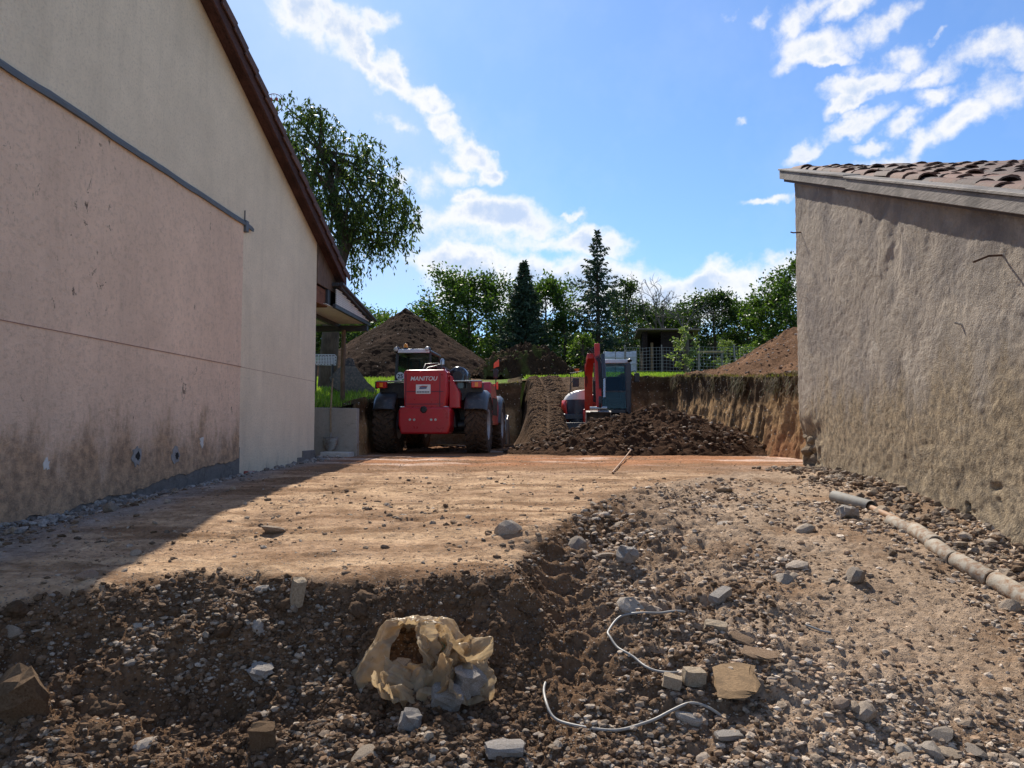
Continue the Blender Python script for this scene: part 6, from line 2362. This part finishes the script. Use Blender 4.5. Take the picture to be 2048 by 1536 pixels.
# weeping tree behind the house
def weeping():
    rng = np.random.default_rng(401)
    Y = 23.5
    X = at(692, 560, Y).x
    zb = pz(X, Y) - .2
    root = empty('weeping_tree', (X, Y, zb))
    tag(root, 'large weeping tree with drooping dark foliage behind the house roof', 'tree')
    mb = MB()

    def loc(u, v, dy=0):
        p = at(u, v, Y + dy)
        return np.array([p.x - X, dy, p.z - zb])
    t0 = np.array([-.6, .2, 0.])
    t1 = loc(668, 560)
    t2 = loc(690, 490)
    t3 = loc(672, 400)
    t4 = loc(640, 300)
    mb.tube([Vector(p) for p in (t0, t1, t2, t3, t4)], [.30, .24, .20, .14, .07], 9)
    blobs = [  # u, v, ru, rv, weight of foliage masses
        (585, 235, 55, 45, 1.0), (560, 290, 50, 60, 1.0), (640, 235, 30, 30, .5), (620, 300, 70, 60, 1.4), (690, 300, 60, 45, 1.1), (740, 330, 50, 45, .9),
        (650, 370, 80, 60, 1.7), (730, 395, 75, 55, 1.5), (785, 390, 40, 45, .7), (620, 440, 55, 50, 1.0), (690, 440, 70, 45, 1.2), (760, 445, 55, 40, .8),
        (810, 425, 26, 40, .45), (800, 465, 26, 28, .30), (640, 490, 40, 30, .55), (730, 480, 45, 26, .45), (712, 525, 14, 26, .20), (760, 490, 22, 16, .2), (660, 520, 16, 26, .2)]
    P, D = [], []
    for (u, v, ru, rv, w) in blobs:
        c = loc(u, v)
        rx = ru / FPX * Y
        rz = rv / FPX * Y
        ry = (rx + rz) * .75
        for j in range(2):
            e = c + rng.normal(0, .3, 3) * np.array([rx, ry, rz])
            s_ = [t2, t3, t4][rng.integers(0, 3)]
            mid = (s_ + e) / 2 + np.array([0, 0, .25])
            mb.tube([Vector(s_), Vector(mid), Vector(e)], [.06, .04, .012], 5)
        ns = int(66 * w)                                # hanging sprays
        for j in range(ns):
            g = rng.normal(size=3)
            g /= np.linalg.norm(g)
            p = c + g * rng.uniform(.2, 1.08) ** .6 * np.array([rx, ry, rz])
            L = rng.uniform(.3, 1.05)
            out = np.array([p[0] - c[0], p[1] - c[1], 0]) * .35
            m_ = 15
            s = np.linspace(0, 1, m_)[:, None]
            path = p + out * s + np.array([0, 0, -1]) * (s ** 1.5) * L + np.array([0, 0, .10]) * np.sin(s * PI) + rng.normal(0, .035, (m_, 3))
            P.append(path)
            D.append(np.repeat(np.array([[out[0], out[1], -.45]]), m_, 0))
    mb.build('trunk', M_BARK, root, smooth=60)
    V, F, C = leaves(np.concatenate(P), np.concatenate(D), .17, .34, [(.04, .07, .02), (.055, .09, .026), (.03, .052, .018), (.09, .12, .035), (.045, .065, .03)], rng, .5)
    npmesh('crown', V, F, M_LEAF, root, col=C)


weeping()

# ornament standing up behind the roof beside the weeping tree
q = at(547, 206, 19.0)
ORN = empty('ring_ornament', (q.x, 19.0, q.z))
tag(ORN, 'thin red ring ornament showing above the roof beside the weeping tree', 'ornament')
MB().tube([(.24 * math.cos(2 * PI * k / 28), 0, .24 * math.sin(2 * PI * k / 28)) for k in range(29)], .010, 6).build('ring', plain('dull_red_metal', (.16, .035, .03), .5), ORN, smooth=60)
for x in (-.06, .08):
    MB().tube([(x, 0, .225), (x, 0, .15)], .006, 5).build('hanger', M_RUST, ORN)
    MB().lathe([(0, .15), (.028, .13), (.034, .08), (.012, .05), (0, .05)], (x, 0, 0), 'z', 10, False).build('lantern', plain('red_lantern', (.30, .03, .03), .5), ORN, smooth=50)
MB().cyl((0, 0, -5.0), (0, 0, -.24), .025, n=8).build('pole', M_RUST, ORN)


# ------------------------------------------------------------------ grass
def grass(name, label, n, sampler, h=.12, cols=None, zf=plateau, w=.012):
    rng = np.random.default_rng(n)
    P = np.array([sampler() for _ in range(n)])
    x, y = P[:, 0], P[:, 1]
    z = zf(x, y) - .01
    b = np.stack([x, y, z], -1)
    hgt = h * rng.uniform(.5, 1.4, (n, 1))
    lean_ = rng.normal(0, .35, (n, 3)) * hgt
    lean_[:, 2] = 0
    a = rng.uniform(0, 2 * PI, n)
    W = np.stack([np.cos(a), np.sin(a), 0 * a], -1) * w * rng.uniform(.7, 1.5, (n, 1))
    tip = b + lean_ + np.array([0, 0, 1]) * hgt
    V = np.stack([b - W, b + W, tip], 1).reshape(-1, 3)
    pal = np.array(cols or [(.16, .26, .04), (.20, .30, .05), (.12, .20, .03), (.24, .28, .08)])
    C = np.repeat(pal[rng.integers(0, len(pal), n)] * rng.uniform(.75, 1.2, (n, 1)), 3, 0)
    o = npmesh(name, V, np.arange(3 * n).reshape(-1, 3), M_GRASS, col=C)
    return tag(o, label, 'grass', kind='stuff')


def s_left():
    while True:
        x, y = random.uniform(-9, -3.2), random.uniform(15.3, 31)
        d = abs(x + 3.05)
        if random.random() < min(1, .15 + d * .7):
            return x, y


def s_back():
    while True:
        x, y = random.uniform(.5, 10.5), random.uniform(26.8, 40)
        if x < 2.6 and y < 34 and math.hypot(x - .5, (y - 31.5)) < 2.1:
            continue
        return x, y


grass('lawn_grass', 'bright grass on the slope beside the house', 24000, s_left, .13, w=.016)
grass('meadow_grass', 'bright strip of grass behind the pit', 24000, s_back, .11, w=.022)


def s_lip():
    k = random.random()
    if k < .5:
        return PIT_R + .02 + random.gauss(0, .12), random.uniform(11.2, 25.4)
    if k < .65:
        return random.uniform(3.7, 5.4), 25.5 + random.gauss(.1, .12)
    if k < .85:
        return PIT_L - .1 + random.gauss(0, .12), random.uniform(15.2, 23.2)
    return random.uniform(-3, .2), 23.4 + random.gauss(.05, .12)


grass('bank_fringe', 'ragged fringe of dry grass and roots along the pit edge', 2200, s_lip, .06, [(.10, .08, .04), (.12, .09, .05), (.08, .06, .035), (.09, .10, .035)], lambda x, y: plateau(x, y) + .03, .012)


def roots():
    """roots and sods hanging over the sunlit cut"""
    rng = np.random.default_rng(9)
    n = 550
    y = rng.uniform(11.2, 25.3, 9000)
    y = y[rng.random(9000) < sst(-.05, .35, fbm(y * 1.3, y * 0, 4, 92)) * .6 + .02][:n]
    n = len(y)
    x = np.full(n, PIT_R) - rng.uniform(.03, .22, n)
    z = plateau(np.full(n, PIT_R), y) + .05 - rng.uniform(0, .35, n)
    b = np.stack([x, y, z], -1)
    L = rng.uniform(.08, .35, (n, 1))
    tip = b + np.concatenate([-rng.uniform(0, .12, (n, 1)), rng.normal(0, .08, (n, 1)), -L], 1)
    W = np.stack([np.zeros(n), np.ones(n), np.zeros(n)], -1) * rng.uniform(.006, .016, (n, 1))
    V = np.stack([b - W, b + W, tip], 1).reshape(-1, 3)
    pal = np.array([(.13, .095, .05), (.08, .055, .035), (.11, .11, .04), (.17, .125, .07)])
    o = npmesh('hanging_roots', V, np.arange(3 * n).reshape(-1, 3), M_GRASS, col=np.repeat(pal[rng.integers(0, 4, n)], 3, 0))
    tag(o, 'roots and dry sods hanging over the sunlit cut', 'roots', kind='stuff')


roots()
